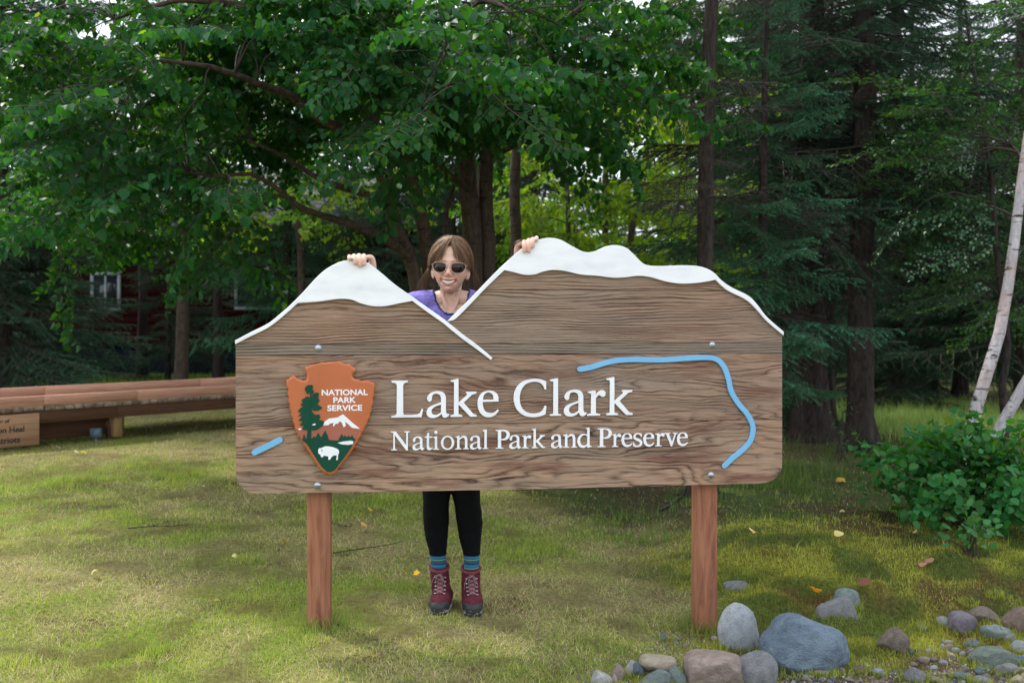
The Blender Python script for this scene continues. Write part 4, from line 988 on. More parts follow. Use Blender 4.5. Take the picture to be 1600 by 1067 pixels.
# ---- forest mass behind: shared crowns
def merged(meshes, mats_scs, name, mats):
    Vs, Fs, Cs, Ms = [], [], [], []; off = 0; cache = {}
    for me, M in mats_scs:
        if me.name not in cache:
            n_ = len(me.vertices); co = np.empty(n_ * 3, np.float32); me.vertices.foreach_get('co', co)
            f = np.empty(len(me.loops), np.int32); me.loops.foreach_get('vertex_index', f)
            cl = np.empty(n_ * 4, np.float32); me.color_attributes['tint'].data.foreach_get('color', cl)
            mi = np.empty(len(me.polygons), np.int32); me.polygons.foreach_get('material_index', mi)
            cache[me.name] = (co.reshape(-1, 3), f.reshape(-1, 3), cl.reshape(-1, 4)[:, :3], mi)
        co, f, cl, mi = cache[me.name]; A_ = np.array(M)
        Vs.append(co @ A_[:3, :3].T + A_[:3, 3]); Fs.append(f + off); Cs.append(cl); Ms.append(mi); off += len(co)
    me = mesh_np(name, np.concatenate(Vs), np.concatenate(Fs), mats, False, np.concatenate(Cs)); me.polygons.foreach_set('material_index', np.concatenate(Ms)); return me
NBF = [needle_branch(s, dens=130, nlen=.04, nw=.016, sub=False, c0=(.02, .05, .03), c1=(.04, .085, .045)) for s in (71, 72)]
SPF = [spray_mesh(s, .10, (.04, .12, .03), (.08, .17, .035), True, nleaf_step=.045) for s in (81, 82)]
def crown_conifer(seed, H_=10, L0=2.2, n=170):
    r = random.Random(seed); it = []
    for i in range(n):
        z = .5 + (H_ - .7) * (i / n); a = r.uniform(0, 6.28); L = L0 * (1 - z / H_) ** .7 * r.uniform(.7, 1.1) + .15
        d = Vector((math.cos(a), math.sin(a), -.2 + .4 * z / H_)); it.append((NBF[i % 2], Matrix.LocRotScale(Vector((0, 0, z)), frame(d).to_quaternion(), Vector((L, L, L)))))
    return merged(None, it, 'crown', (M_needle, M_twig))
def crown_leafy(seed, H_=10, n=190):
    r = random.Random(seed); it = []
    for i in range(n):
        z = r.uniform(.9, H_); rr = 2.2 * math.sin(math.pi * min(1, z / H_) ** .8) ** .5 * r.uniform(.2, 1) + .2; a = r.uniform(0, 6.28)
        d = Vector((math.cos(a), math.sin(a), r.uniform(-.4, .2))); it.append((SPF[i % 2], Matrix.LocRotScale(Vector((math.cos(a) * rr, math.sin(a) * rr, z)), frame(d).to_quaternion(), Vector((1.2, 1.2, 1.2)))))
    return merged(None, it, 'crown', (M_leaf, M_twig))
CR = [crown_conifer(1), crown_conifer(2, 11, 2.3), crown_leafy(3), crown_leafy(4, 9)]
V, Fc = tube_np([(0, 0, -.3), (0, 0, 3), (.05, 0, 9)], [.14, .10, .02], 8); TRK = mesh_np('trunk', V, Fc, (M_bk_spruce,), True)
def far_tree(x, y, k, s, label, group, name):
    t = empty(name, (x, y, gz(x, y)), label, 'tree', group, rot=(0, 0, U_(0, 6))); t.scale = (s, s, s * U_(.9, 1.15))
    link('trunk', TRK, t); link('crown', CR[k], t)
con = 'dark spruce in the mass of forest far behind the lawn'; dec = 'leafy birch in the mass of forest far behind the lawn'
for row, (yy, st, jit) in enumerate(((19.5, 2.0, .6), (23.5, 2.1, .8), (28, 2.3, 1.0), (33, 2.6, 1.2))):
    hw = yy * .9; x = -hw
    while x < yy * .68:
        xx, y2 = x + U_(-jit, jit), yy + U_(-1.3, 1.3)
        incab = -11.8 < xx < -.9 and y2 < 30.5
        if row == 0 and xx < -1: incab = True
        if incab and row < 3: x += st; continue
        pxx = 800 + F * xx / y2
        low = (830 < pxx < 1075 and row < 4) or 1425 < pxx < 1520 or (500 < pxx < 570 and row > 0)
        k = RND.choice((0, 1, 0, 1, 2, 3)); c_ = k < 2
        far_tree(xx, y2 + (2 if incab else 0), k, U_(.36, .5) if low else U_(.85, 1.2), con if c_ else dec, 'dark spruces of the far forest' if c_ else 'birches of the far forest', 'spruce_tree' if c_ else 'birch_tree'); x += st

# ------------------------------------------------------------------ shrub at the right
def shrub(label, c, rad, zc, n, seed, leaf=.062, c0=(.035, .13, .045), c1=(.06, .19, .06), nobj=290, name='shrub', stemn=26):
    r = np.random.default_rng(seed); o_ = Vector(c); t = empty(name, o_, label, 'shrub'); P, Xd, Nd = [], [], []; mb = MB()
    for i in range(stemn):
        a = r.uniform(0, 2 * np.pi); el = r.uniform(.15, 1.35); L = r.uniform(.6, 1.22)
        tip = np.array([math.cos(a) * math.cos(el) * rad[0], math.sin(a) * math.cos(el) * rad[1], max(.04, math.sin(el) * rad[2] + .04)]) * L
        pts = [np.array([0, 0, 0]) + r.normal(0, .03, 3) * [1, 1, 0], tip * [.4, .4, .62], tip * [.8, .8, .95], tip]
        mb.tube(pts, [.006, .004, .003, .0015], 4, False); pts = np.array(pts)
        for k in range(int(n / stemn)):
            q = .9 + 2.09 * r.uniform(0, 1) ** .7; j = min(int(q), 2); p = pts[j] * (1 - (q - j)) + pts[j + 1] * (q - j) + r.normal(0, .05, 3)
            p[2] = max(p[2], .02)
            od = p / (np.linalg.norm(p) + 1e-6); P.append(p); Xd.append(od * .8 + r.normal(0, .6, 3) + [0, 0, -.45]); Nd.append(od * .7 + np.array([0, -.25, .75]) + r.normal(0, .3, 3))
    mb.obj('stems', (M_twig,), t)
    P = np.array(P); R = rotmats(np.array(Xd), np.array(Nd)); sc = r.uniform(.65, 1.2, len(P)) * leaf; C = leaf_cols(len(P), c0, c1, r, .03)
    # those nearest the camera and outermost show largest
    score = P[:, 1] - .3 * P[:, 2]; order = np.argsort(score); big = order[:nobj]; rest = order[nobj:]
    LVr = np.array([(0, 0, 0), (.45, 0, -.03), (1, 0, -.12), (.16, .36, .06), (.55, .40, .05), (.85, .2, -.02), (.16, -.36, .06), (.55, -.40, .05), (.85, -.2, -.02)])
    LFr = np.array([(0, 3, 1), (3, 4, 1), (4, 5, 1), (5, 2, 1), (0, 1, 6), (6, 1, 7), (7, 1, 8), (8, 1, 2)])
    if len(rest):
        V, Fc = stamp(LVr, LFr, P[rest], R[rest], sc[rest]); o = link('foliage', mesh_np('foliage', V, Fc, (M_leaf,), False, np.repeat(C[rest], 9, 0)), t); o['kind'] = 'stuff'
    LMs = [mesh_np('leaf', LVr, LFr, (M_leaf,), False, np.repeat(C[order[q:q + 1]], 9, 0)) for q in range(6)]
    for i, j in enumerate(big):
        o = bpy.data.objects.new('leaf', LMs[i % 6]); COL.objects.link(o); o.parent = t
        o.matrix_local = Matrix.LocRotScale(Vector(P[j]), Matrix(R[j].tolist()).transposed().to_quaternion(), Vector((sc[j],) * 3))
    return t
sp_ = Vector((2.62, 5.72)); shrub('round leafy green shrub at the right, in front of the white birches', (sp_.x, sp_.y, gz(*sp_) - .02), (.62, .5, .55), .3, 3000, 5, leaf=.052, stemn=46, c0=(.020, .13, .036), c1=(.05, .19, .05))
sp_ = Vector((2.35, 5.1)); shrub('low straggling green plant at the foot of the round shrub', (sp_.x, sp_.y, gz(*sp_)), (.20, .16, .14), .1, 90, 6, nobj=90, leaf=.045, stemn=8)
sp_ = Vector((2.75, 8.3)); shrub('small feathery seedling in the sunlit grass behind the shrub', (sp_.x, sp_.y, gz(*sp_)), (.10, .10, .4), .2, 60, 8, nobj=60, leaf=.03, stemn=6, c0=(.03, .09, .05), c1=(.05, .12, .06), name='seedling')

# ------------------------------------------------------------------ rocks
def rockmat(name, c0, c1, spk=.15, sc=6):
    m, nt, b = newmat(name); L = nt.links; vec = objcoord(nt, rnd=True); f = noise(nt, vec, sc, 7, .65); s = noise(nt, vec, 160, 4, .7); g2 = noise(nt, vec, 28, 5, .6)
    c = ramp(nt, f, [(.3, c0), (.65, c1)]); c = mixc(nt, ramp(nt, s, [(.58, (0, 0, 0)), (.66, (spk * 2,) * 3)]), c, tuple(min(.8, k * 1.8) for k in c1)); c = mixc(nt, ramp(nt, g2, [(.25, (.45,) * 3), (.42, (0, 0, 0))]), c, tuple(k * .4 for k in c0))
    L.new(c, b.inputs['Base Color']); b.inputs['Roughness'].default_value = .8; b.inputs['Specular IOR Level'].default_value = .35
    bump(nt, b, math_(nt, 'ADD', g2, math_(nt, 'MULTIPLY', s, .35)),   .016); return m
RM = dict(pale=rockmat('pale grey stone', (.28, .31, .34), (.46, .49, .53)), blue=rockmat('blue grey stone', (.095, .135, .18), (.20, .26, .32), .2), grey=rockmat('grey stone', (.17, .17, .18), (.32, .32, .33)),
          pink=rockmat('pinkish stone', (.27, .20, .17), (.46, .37, .32)), cream=rockmat('cream stone', (.38, .31, .22), (.60, .52, .40)), green=rockmat('green grey stone', (.14, .19, .18), (.30, .36, .35)),
          white=rockmat('whitish stone', (.40, .40, .38), (.62, .62, .60)), purple=rockmat('purple grey stone', (.16, .14, .17), (.30, .27, .31)), brown=rockmat('brown stone', (.13, .10, .075), (.27, .22, .18)), red=rockmat('reddish speckled stone', (.13, .08, .06), (.27, .20, .17), .4),
          dgreen=rockmat('dark mossy stone', (.10, .13, .10), (.20, .24, .21)))
def rock_mesh(seed, facets=6, nz=.10, sub=4, soft=.35, boxy=1.0):
    r = random.Random(seed); bm = bmesh.new(); bmesh.ops.create_icosphere(bm, subdivisions=sub, radius=1)
    pl = []
    for k in range(facets):
        n_ = Vector((r.gauss(0, 1), r.gauss(0, 1), r.gauss(0, .8))).normalized(); pl.append((n_, r.uniform(.45, .82)))
    if boxy != 1:
        for v in bm.verts: v.co = Vector([math.copysign(abs(q) ** boxy, q) for q in v.co]) * .8
    for v in bm.verts:
        p = v.co.copy()
        for n_, d in pl:
            q = p.dot(n_) - d
            if q > 0: p -= n_ * q * (1 - soft * .3)
        v.co = p
    if facets: bmesh.ops.smooth_vert(bm, verts=bm.verts[:], factor=soft * .6, use_axis_x=True, use_axis_y=True, use_axis_z=True)
    from mathutils import noise as mn
    for v in bm.verts:
        o3 = v.co + Vector((seed * 3.1, seed * 1.7, 0)); k = mn.noise(o3 * 1.4) * nz + mn.noise(o3 * 4) * nz * .35 + mn.noise(o3 * 11) * nz * .12; v.co += v.co.normalized() * k
    mn_ = [min(v.co[i] for v in bm.verts) for i in range(3)]; mx_ = [max(v.co[i] for v in bm.verts) for i in range(3)]
    for v in bm.verts:
        for i in range(3): v.co[i] = (v.co[i] - mn_[i]) / (mx_[i] - mn_[i]) - .5
    me = bpy.data.meshes.new('rock'); bm.to_mesh(me); bm.free(); me.polygons.foreach_set('use_smooth', np.ones(len(me.polygons), bool)); return me
def rock(label, px, py, wpx, hpx, mk, seed, facets=0, rot=(0, 0, 0), sink=.12, depth=.85, yoff=0, nz=.1, sub=4, name='rock', group=None, Yb=None, mesh=None, boxy=1.0):
    """px,py centre of the visible stone in the photo, hpx its visible height"""
    b_ = ghit(px, min(py + hpx / 2, 1120)); Yq = (Yb or b_.y) ; s = Yq / F; W, Hh = wpx * s, hpx * s
    dp = W * depth; Yc = Yq + dp * .4 + yoff; c = pw(px, py, Yc)
    me = mesh or rock_mesh(seed, facets, nz, sub, .35, boxy)
    if not mesh: me.materials.append(RM[mk])
    o = link(name, me); o.rotation_euler = rot; o.location = (c.x, c.y, c.z - Hh * sink * .5); k = Yc / Yq
    o.scale = (W * k, dp, Hh * (1 + sink) * .93 * k); tag(o, label, 'stone' if wpx < 45 else 'rock', group); return o
rock('big smooth blue grey boulder at the front right', 1256, 1004, 138, 98, 'blue', 1, 4, (0, .08, 0), nz=.12, sub=5)
rock('pale grey rounded stone standing against the right post', 1154, 977, 66, 80, 'pale', 2, 2, (0, -.1, 0), nz=.1, sub=5, depth=.7)
rock('light grey angular slab leaning behind the big boulder', 1308, 962, 62, 56, 'grey', 3, 5, (0, -.25, 0), depth=.5, yoff=.12, nz=.06, boxy=.5)
rock('half buried greenish stone above the big boulder', 1323, 934, 42, 34, 'green', 4, 5, depth=.7)
rock('low grey flat stone in the moss right of the post', 1150, 916, 40, 18, 'grey', 5, 5, depth=.7)
rock('pinkish square edged rock at the bottom of the photo', 1115, 1047, 94, 62, 'pink', 6, 5, (0, .06, 0), depth=.7, nz=.09, sub=5, boxy=.5)
rock('grey wedge shaped rock right of the pinkish rock', 1183, 1045, 66, 64, 'grey', 7, 7, (0, .6, 0), depth=.6, nz=.06)
rock('pale blue green stone at the base of the little cairn', 1024, 1060, 56, 34, 'green', 9, 6, depth=.9, nz=.06)
rock('cream coloured flat stone on top of the little cairn', 1028, 1035, 58, 30, 'cream', 8, 6, (0, -.1, 0), depth=.8, nz=.06, Yb=3.62, boxy=.65)
rock('green grey stone leaning on the right of the cairn', 1059, 1057, 24, 38, 'green', 10, 5, (0, -.35, 0), depth=.8)
rock('white and cream stone upright at the left of the cairn', 985, 1044, 20, 30, 'white', 11, 6, (0, .1, 0))
rock('small dark blue grey stone wedged beside the cairn', 998, 1047, 18, 30, 'blue', 12, 5)
rock('mauve beige stone left of the cairn', 965, 1052, 24, 30, 'pink', 13, 7, (0, .3, 0))
rock('whitish angular stone at the bottom left of the pile', 940, 1062, 34, 30, 'white', 14, 6, boxy=.6)
rock('small beige stone leaning between the whitish and mauve stones', 961, 1064, 14, 24, 'cream', 15, 5)
rock('little tan stone at the left end of the pile', 938, 1050, 10, 12, 'cream', 16, 4)
rock('triangular beige stone alone in the moss', 1395, 999, 48, 44, 'brown', 17, 7, (0, .3, 0), depth=.6)
RM['tri'] = rockmat('beige grey stone', (.25, .22, .19), (.40, .36, .32)); bpy.data.objects['rock'].name  # noqa
rock('purple grey angular stone at the right', 1504, 974, 42, 38, 'purple', 18, 6, (0, .3, 0), depth=.8, boxy=.6)
rock('brown curved stone behind the purple grey one', 1538, 964, 52, 32, 'brown', 19, 4, depth=.7, yoff=.06)
rock('grey sliver of stone slanting at the top of the right pile', 1555, 946, 24, 34, 'grey', 20, 7, (0, -.5, 0), depth=.5, yoff=.1)
rock('reddish speckled rock cut by the right edge', 1592, 968, 46, 46, 'red', 21, 5)
rock('blue green flat slab under the brown stone', 1560, 989, 58, 26, 'green', 22, 7, (0, .2, 0), depth=.6)
rock('light blue stone near the right edge', 1592, 1010, 24, 22, 'pale', 23, 3)
rock('small pale blue stone below it at the right edge', 1594, 1032, 22, 18, 'blue', 24, 3)
rock('moss grown greenish rock at the lower right', 1548, 1027, 76, 38, 'dgreen', 25, 6, depth=.8)
rock('rough grey stone in the moss near the bottom edge', 1427, 1053, 34, 28, 'grey', 26, 7)
rock('small light stone left of the purple grey one', 1474, 971, 20, 18, 'pale', 27, 5)
rock('small blue stone half sunk in moss', 1440, 981, 16, 10, 'blue', 28, 3)
rock('flat beige stone below the big boulder', 1284, 1051, 40, 12, 'cream', 29, 7, (0, .1, 0), depth=.5)
rock('small round blue stone at the lower right', 1532, 1046, 18, 12, 'blue', 30, 2)
rock('grey egg shaped stone at the bottom right', 1533, 1063, 30, 16, 'grey', 31, 2)
rock('dark blue stone on the grit left of the post', 1035, 996, 15, 13, 'blue', 32, 3)
rock('dark stone against the foot of the right post', 1052, 981, 12, 10, 'purple', 33, 3)
rock('mottled grey stone in the right hand pile', 1574, 1046, 34, 22, 'grey', 41, 5, boxy=.7)
rock('tan stone at the very bottom right corner', 1590, 1062, 26, 20, 'cream', 42, 5)
rock('bluish wedge between the slab and the mossy rock', 1520, 1006, 26, 14, 'blue', 43, 5)
rock('dark stone behind the purple grey one', 1513, 950, 24, 16, 'brown', 44, 4, yoff=.05)
rock('grey block under the reddish speckled rock', 1578, 997, 20, 14, 'grey', 45, 5, boxy=.6)
rock('pale cobble below the triangular stone', 1372, 1050, 22, 16, 'pale', 46, 3)
rock('brown cobble right of the big boulder', 1342, 1046, 22, 16, 'brown', 47, 4)
rock('grey cobble tucked under the right end of the boulder', 1322, 1028, 20, 14, 'grey', 48, 4)
rock('long tan stone at the bottom edge', 1462, 1062, 32, 14, 'pink', 49, 6)
rock('slate coloured cobble in the grit', 1500, 1056, 22, 16, 'blue', 50, 4)
# moss and grass blades growing up against the stones and the posts
BX, BY = [], []
for o_ in [q for q in bpy.data.objects if q.name.startswith('rock') and q.type == 'MESH']:
    nb_ = int(60 + 2600 * o_.scale.x); a_ = NR.uniform(0, 2 * np.pi, nb_); k_ = NR.uniform(.40, .62, nb_)
    BX.append(o_.location.x + np.cos(a_) * k_ * o_.scale.x); BY.append(o_.location.y + np.sin(a_) * k_ * o_.scale.y)
BX, BY = np.concatenate(BX), np.concatenate(BY); nb_ = len(BX); t_ = NR.uniform(0, 1, nb_)
blades('stone_edge_moss', BX, BY, NR.uniform(.015, .045, nb_), NR.uniform(.002, .004, nb_), NR.uniform(.1, .8, nb_), lerp((.40, .38, .08), (.13, .17, .035), t_), label='moss and short grass growing against the stones', cat='moss')
BX, BY = [], []
for c_ in (uv(498, 900, .09)[0], uv(1105, 900, .09)[0]):
    q = org + D * c_ + Vector((-D.y, D.x)) * .09; nb_ = 700; BX.append(q.x + NR.normal(0, .075, nb_)); BY.append(q.y + NR.normal(0, .07, nb_))
BX, BY = np.concatenate(BX), np.concatenate(BY); nb_ = len(BX); t_ = NR.uniform(0, 1, nb_)
blades('post_foot_grass', BX, BY, NR.uniform(.03, .085, nb_), NR.uniform(.002, .0035, nb_), NR.uniform(.1, .75, nb_), lerp((.14, .26, .04), (.34, .34, .12), t_), label='longer green grass at the feet of the sign posts')
# pebbles, each its own object
PEB = []
for s, mk in enumerate(('pale', 'blue', 'grey', 'cream', 'white', 'green', 'pink', 'brown', 'purple')):
    me = rock_mesh(100 + s, 3 + s % 4, .08, 2); me.materials.append(RM[mk]); PEB.append(me)
def pebble(px, py, wpx, k=None):
    p = ghit(px, py); s = wpx * p.y / F; o = link('pebble', PEB[k if k is not None else RND.randrange(9)]); o.location = (p.x, p.y, p.z + s * .12); o.rotation_euler = (0, 0, U_(0, 6.28)); o.scale = (s, s * U_(.65, .9), s * U_(.45, .75))
    tag(o, 'small loose pebble on the gritty strip among the larger stones', 'pebble', 'pebbles scattered between the stones at the front right')
for _ in range(120): pebble(U_(1200, 1600), U_(1046, 1072) , U_(5, 13))
for _ in range(46): pebble(U_(1420, 1600), U_(1000, 1066), U_(8, 19))
for _ in range(34): pebble(RND.gauss(1062, 26), RND.gauss(1000, 9), U_(4, 9))
for _ in range(26): pebble(U_(900, 1010), U_(1048, 1070), U_(4, 10))
for _ in range(32): pebble(U_(1500, 1600), U_(1030, 1066), U_(6, 16))
for q in ((1313, 1048, 15, 0), (1262, 1059, 15, 0), (1250, 1056, 13, 1), (1268, 1047, 12, 3), (1284, 1062, 13, 5), (1300, 1045, 12, 4), (1117, 998, 12, 4), (1180, 1008, 10, 0)): pebble(*q)
n = 9000; X = NR.uniform(.2, 2.3, n); Y = NR.uniform(3.3, 4.3, n); keep = NR.uniform(0, 1, n) < np.clip(dirt_mask(X, Y) + .7 * np.exp(-((X - .70) ** 2 / .02 + (Y - 4.05) ** 2 / .012)), 0, 1) * .8
X, Y = X[keep], Y[keep]; n = len(X); ico = np.array([(0, 0, 1), (1, 0, 0), (0, 1, 0), (-1, 0, 0), (0, -1, 0), (0, 0, -1)], float); icf = np.array([(0, 1, 2), (0, 2, 3), (0, 3, 4), (0, 4, 1), (5, 2, 1), (5, 3, 2), (5, 4, 3), (5, 1, 4)])
R = rotmats(NR.normal(0, 1, (n, 3)), NR.normal(0, 1, (n, 3))); V, Fc = stamp(ico, icf, np.stack([X, Y, ground_z(X, Y) + .002], -1), R, NR.uniform(.0018, .0055, n)); t_ = NR.uniform(0, 1, n)
cc = lerp((.12, .11, .10), (.36, .34, .31), t_); cc[t_ > .9] = (.5, .46, .38)
M_grit = tintmat('grit'); o = link('gravel', mesh_np('gravel', V, Fc, (M_grit,), False, np.repeat(cc, 6, 0))); tag(o, 'fine grey and brown gravel between the stones at the front right', 'gravel', kind='stuff')

# ------------------------------------------------------------------ fallen leaves and twigs
def fallen(px, py, size, col, label, lobed=False, upright=0.0):
    p = ghit(px, py); n_ = 14; V = [(0, 0, .12)]; 
    for k in range(n_):
        a = 2 * math.pi * k / n_; r_ = (1 + .22 * math.sin(a * 5 + px)) * (.5 + .12 * math.cos(a)) if lobed else .42 + .16 * abs(math.cos(a)) + .10 * (k == 0)
        V.append((r_ * math.cos(a), r_ * math.sin(a) * .8, .10 * math.sin(a * 2 + px) + .05 * (k % 2)))
    Fq_ = [(0, 1 + k, 1 + (k + 1) % n_) for k in range(n_)]; s = size * p.y / F
    m_ = leafmat('fallen leaf', .25, .6); me = mesh_np('fallen_leaf', np.array(V) * s * 1.1, np.array(Fq_), (m_,), True, np.tile(np.array(col), (len(V), 1)))
    o = link('fallen_leaf', me); o.location = (p.x, p.y, p.z + .022 + s * .2); o.rotation_euler = (.5 + upright + RND.gauss(0, .15), RND.gauss(0, .25), U_(0, 6.28) if not upright else 0); tag(o, label, 'fallen leaf')
fallen(1277, 932, 17, (.75, .38, .02), 'bright orange yellow fallen leaf in the moss above the big boulder', True)
fallen(650, 904, 12, (.70, .36, .03), 'orange fallen leaf on the lawn left of the boots', True)
fallen(443, 852, 9, (.65, .36, .04), 'small orange fallen leaf on the lawn left of the left post', True)
fallen(147, 903, 13, (.62, .55, .22), 'pale yellow fallen leaf on the lawn at the far left')
fallen(1175, 838, 14, (.62, .48, .28), 'cream coloured curled leaf in the moss right of the right post', True)
fallen(1310, 842, 13, (.62, .52, .20), 'pale yellow oval leaf in the moss')
fallen(1197, 867, 9, (.6, .5, .28), 'small cream leaf in the moss below the curled one')
fallen(1350, 920, 17, (.20, .10, .045), 'large curled brown leaf beside the half buried greenish stone', False, .2)
fallen(1442, 890, 11, (.30, .13, .11), 'mauve brown leaf in the moss, left of a pair'); fallen(1452, 884, 11, (.30, .13, .11), 'mauve brown leaf in the moss, right of a pair')
fallen(1312, 758, 14, (.42, .30, .05), 'yellowed starry leaf in the tall grass by the spruce trunk', True, .3)
fallen(119, 711, 9, (.6, .6, .4), 'pale leaf on the sunny lawn near the ramp'); fallen(130, 712, 8, (.65, .62, .4), 'second pale leaf lying beside it near the ramp')
fallen(578, 803, 10, (.55, .38, .08), 'yellow leaf behind the left post'); fallen(568, 826, 9, (.45, .22, .08), 'brown leaf on the dead grass behind the left post')
fallen(318, 766, 8, (.6, .48, .28), 'tan leaf lying on the lawn left of the sign'); fallen(898, 872, 14, (.20, .34, .12), 'green fallen leaf on the grass right of the legs')
fallen(339, 947, 9, (.3, .36, .22), 'pale green leaf on the front lawn'); fallen(366, 877, 9, (.55, .5, .2), 'yellowish leaf on the lawn below the left corner of the sign')
fallen(1316, 806, 9, (.55, .45, .15), 'small yellow leaf at the upper edge of the moss'); fallen(1430, 838, 9, (.55, .42, .26), 'tan leaf in the shade under the shrub')
def ftwig(pts, r, label):
    P3 = [ghit(*p) + Vector((0, 0, .015)) for p in pts]; mb = MB(); mb.tube(P3, list(np.linspace(r, r * .3, len(P3))), 5)
    for k in range(1, len(P3) - 1):
        d = Vector((RND.uniform(-1, 1), RND.uniform(-1, 1), .1)).normalized(); mb.tube([P3[k], P3[k] + d * .06, P3[k] + d * .11 + Vector((0, 0, .01))], [r * .5, r * .4, r * .2], 4)
    tag(mb.obj('fallen_twig', (M_twig,)), label, 'twig')
ftwig([(200, 829), (235, 826), (268, 826), (302, 822)], .004, 'thin dark twig lying on the lawn at the left')
ftwig([(520, 868), (560, 862), (600, 856), (628, 850)], .004, 'dark twig on the grass between the left post and the legs')
ftwig([(520, 822), (545, 826), (570, 818)], .003, 'short twig on the grass right behind the left post')
ftwig([(1030, 800), (1050, 790), (1068, 776), (1080, 762)], .014, 'dark root of the slender spruce showing under the sign')
# ------------------------------------------------------------------ the person
HC = Vector(((704 - 800) / F * 4.28, 4.28, 1.514))
person = empty('person', (-.245, 4.42, gz(-.245, 4.42)), 'smiling person in sunglasses, purple top, black leggings and burgundy boots, gripping both sign peaks', 'person')
po = Vector(person.location)
nrm = Vector((-D.y, D.x, 0)); D3 = Vector((D.x, D.y, 0))
def sgn(px, py, w):        # a point seen over pixel (px,py) lying w behind the sign's front plane
    u, v = uv(px, py, w); p = org + D * u; return Vector((p.x, p.y, 0)) + nrm * w + Vector((0, 0, v))
def rounded(mb, pts, r, seg=12, sx=1, sy=1):
    """tube with hemispherical ends, optional squash about its axis centre"""
    pts = [Vector(p) for p in pts]; 
    if not hasattr(r, '__len__'): r = [r] * len(pts)
    # densify
    P_2, R_2 = [], []
    for i in range(len(pts) - 1):
        p0, p1, p2, p3 = pts[max(i - 1, 0)], pts[i], pts[i + 1], pts[min(i + 2, len(pts) - 1)]
        for k in range(4):
            t = k / 4; P_2.append(.5 * ((2 * p1) + (p2 - p0) * t + (2 * p0 - 5 * p1 + 4 * p2 - p3) * t * t + (3 * p1 - p0 - 3 * p2 + p3) * t ** 3)); R_2.append(r[i] * (1 - t) + r[i + 1] * t)
    P_2.append(pts[-1]); R_2.append(r[-1])
    d0 = (P_2[0] - P_2[1]).normalized(); d1 = (P_2[-1] - P_2[-2]).normalized()
    ca = (1.45, 1.1, .75, .4)
    A_ = [(P_2[0] + d0 * R_2[0] * math.sin(a), R_2[0] * math.cos(a)) for a in ca]; B_ = [(P_2[-1] + d1 * R_2[-1] * math.sin(a), R_2[-1] * math.cos(a)) for a in ca[::-1]]
    al = A_ + list(zip(P_2, R_2)) + B_; V, Fc = tube_np([a[0] for a in al], [a[1] for a in al], seg); 
    if sx != 1 or sy != 1:
        nb = len(al) * seg; c = np.repeat(np.array([tuple(a[0]) for a in al]), seg, 0); V[:nb] = c + (V[:nb] - c) * np.array([sx, sy, 1])
    mb.add(V, Fc)
def ell(mb, c, rad, sub=3, rot=None):
    bm = bmesh.new(); bmesh.ops.create_icosphere(bm, subdivisions=sub, radius=1); V = np.array([tuple(v.co) for v in bm.verts]) * np.array(rad)
    if rot is not None: V = V @ np.array(rot.to_matrix()).T
    mb.add(V + np.array(c), np.array([[v.index for v in f.verts] for f in bm.faces])); bm.free()
def remeshed(mb, name, voxel, smooth_it=4, mats=(), fac=.5):
    o = link(name, mb.mesh(name, ())); m = o.modifiers.new('r', 'REMESH'); m.mode = 'VOXEL'; m.voxel_size = voxel; m.use_smooth_shade = True
    s = o.modifiers.new('s', 'SMOOTH'); s.factor = fac; s.iterations = smooth_it; me = evalmesh(o, name); bpy.data.objects.remove(o)
    me.materials.clear()
    for q in mats: me.materials.append(q)
    me.polygons.foreach_set('use_smooth', np.ones(len(me.polygons), bool)); return me
def coords(me):
    co = np.empty(len(me.vertices) * 3, np.float32); me.vertices.foreach_get('co', co); return co.reshape(-1, 3)
def setco(me, co): me.vertices.foreach_set('co', np.asarray(co, np.float32).ravel()); me.update()
def normals(me):
    n_ = np.empty(len(me.vertices) * 3, np.float32); me.vertices.foreach_get('normal', n_); return n_.reshape(-1, 3)
def submesh(me, name, keepv, inflate, mats):
    """faces of me whose vertices all satisfy keepv, pushed out by inflate, closed by a thin rim"""
    co = coords(me) + normals(me) * inflate; bm = bmesh.new(); bm.from_mesh(me)
    for v, c in zip(bm.verts, co): v.co = c
    bm.verts.ensure_lookup_table(); bmesh.ops.delete(bm, geom=[v for v, k in zip(list(bm.verts), keepv) if not k], context='VERTS')
    m2 = bpy.data.meshes.new(name); bm.to_mesh(m2); bm.free()
    for q in mats: m2.materials.append(q)
    m2.polygons.foreach_set('use_smooth', np.ones(len(m2.polygons), bool)); return m2
def interp(x, xs, ys): return np.interp(x, xs, ys)

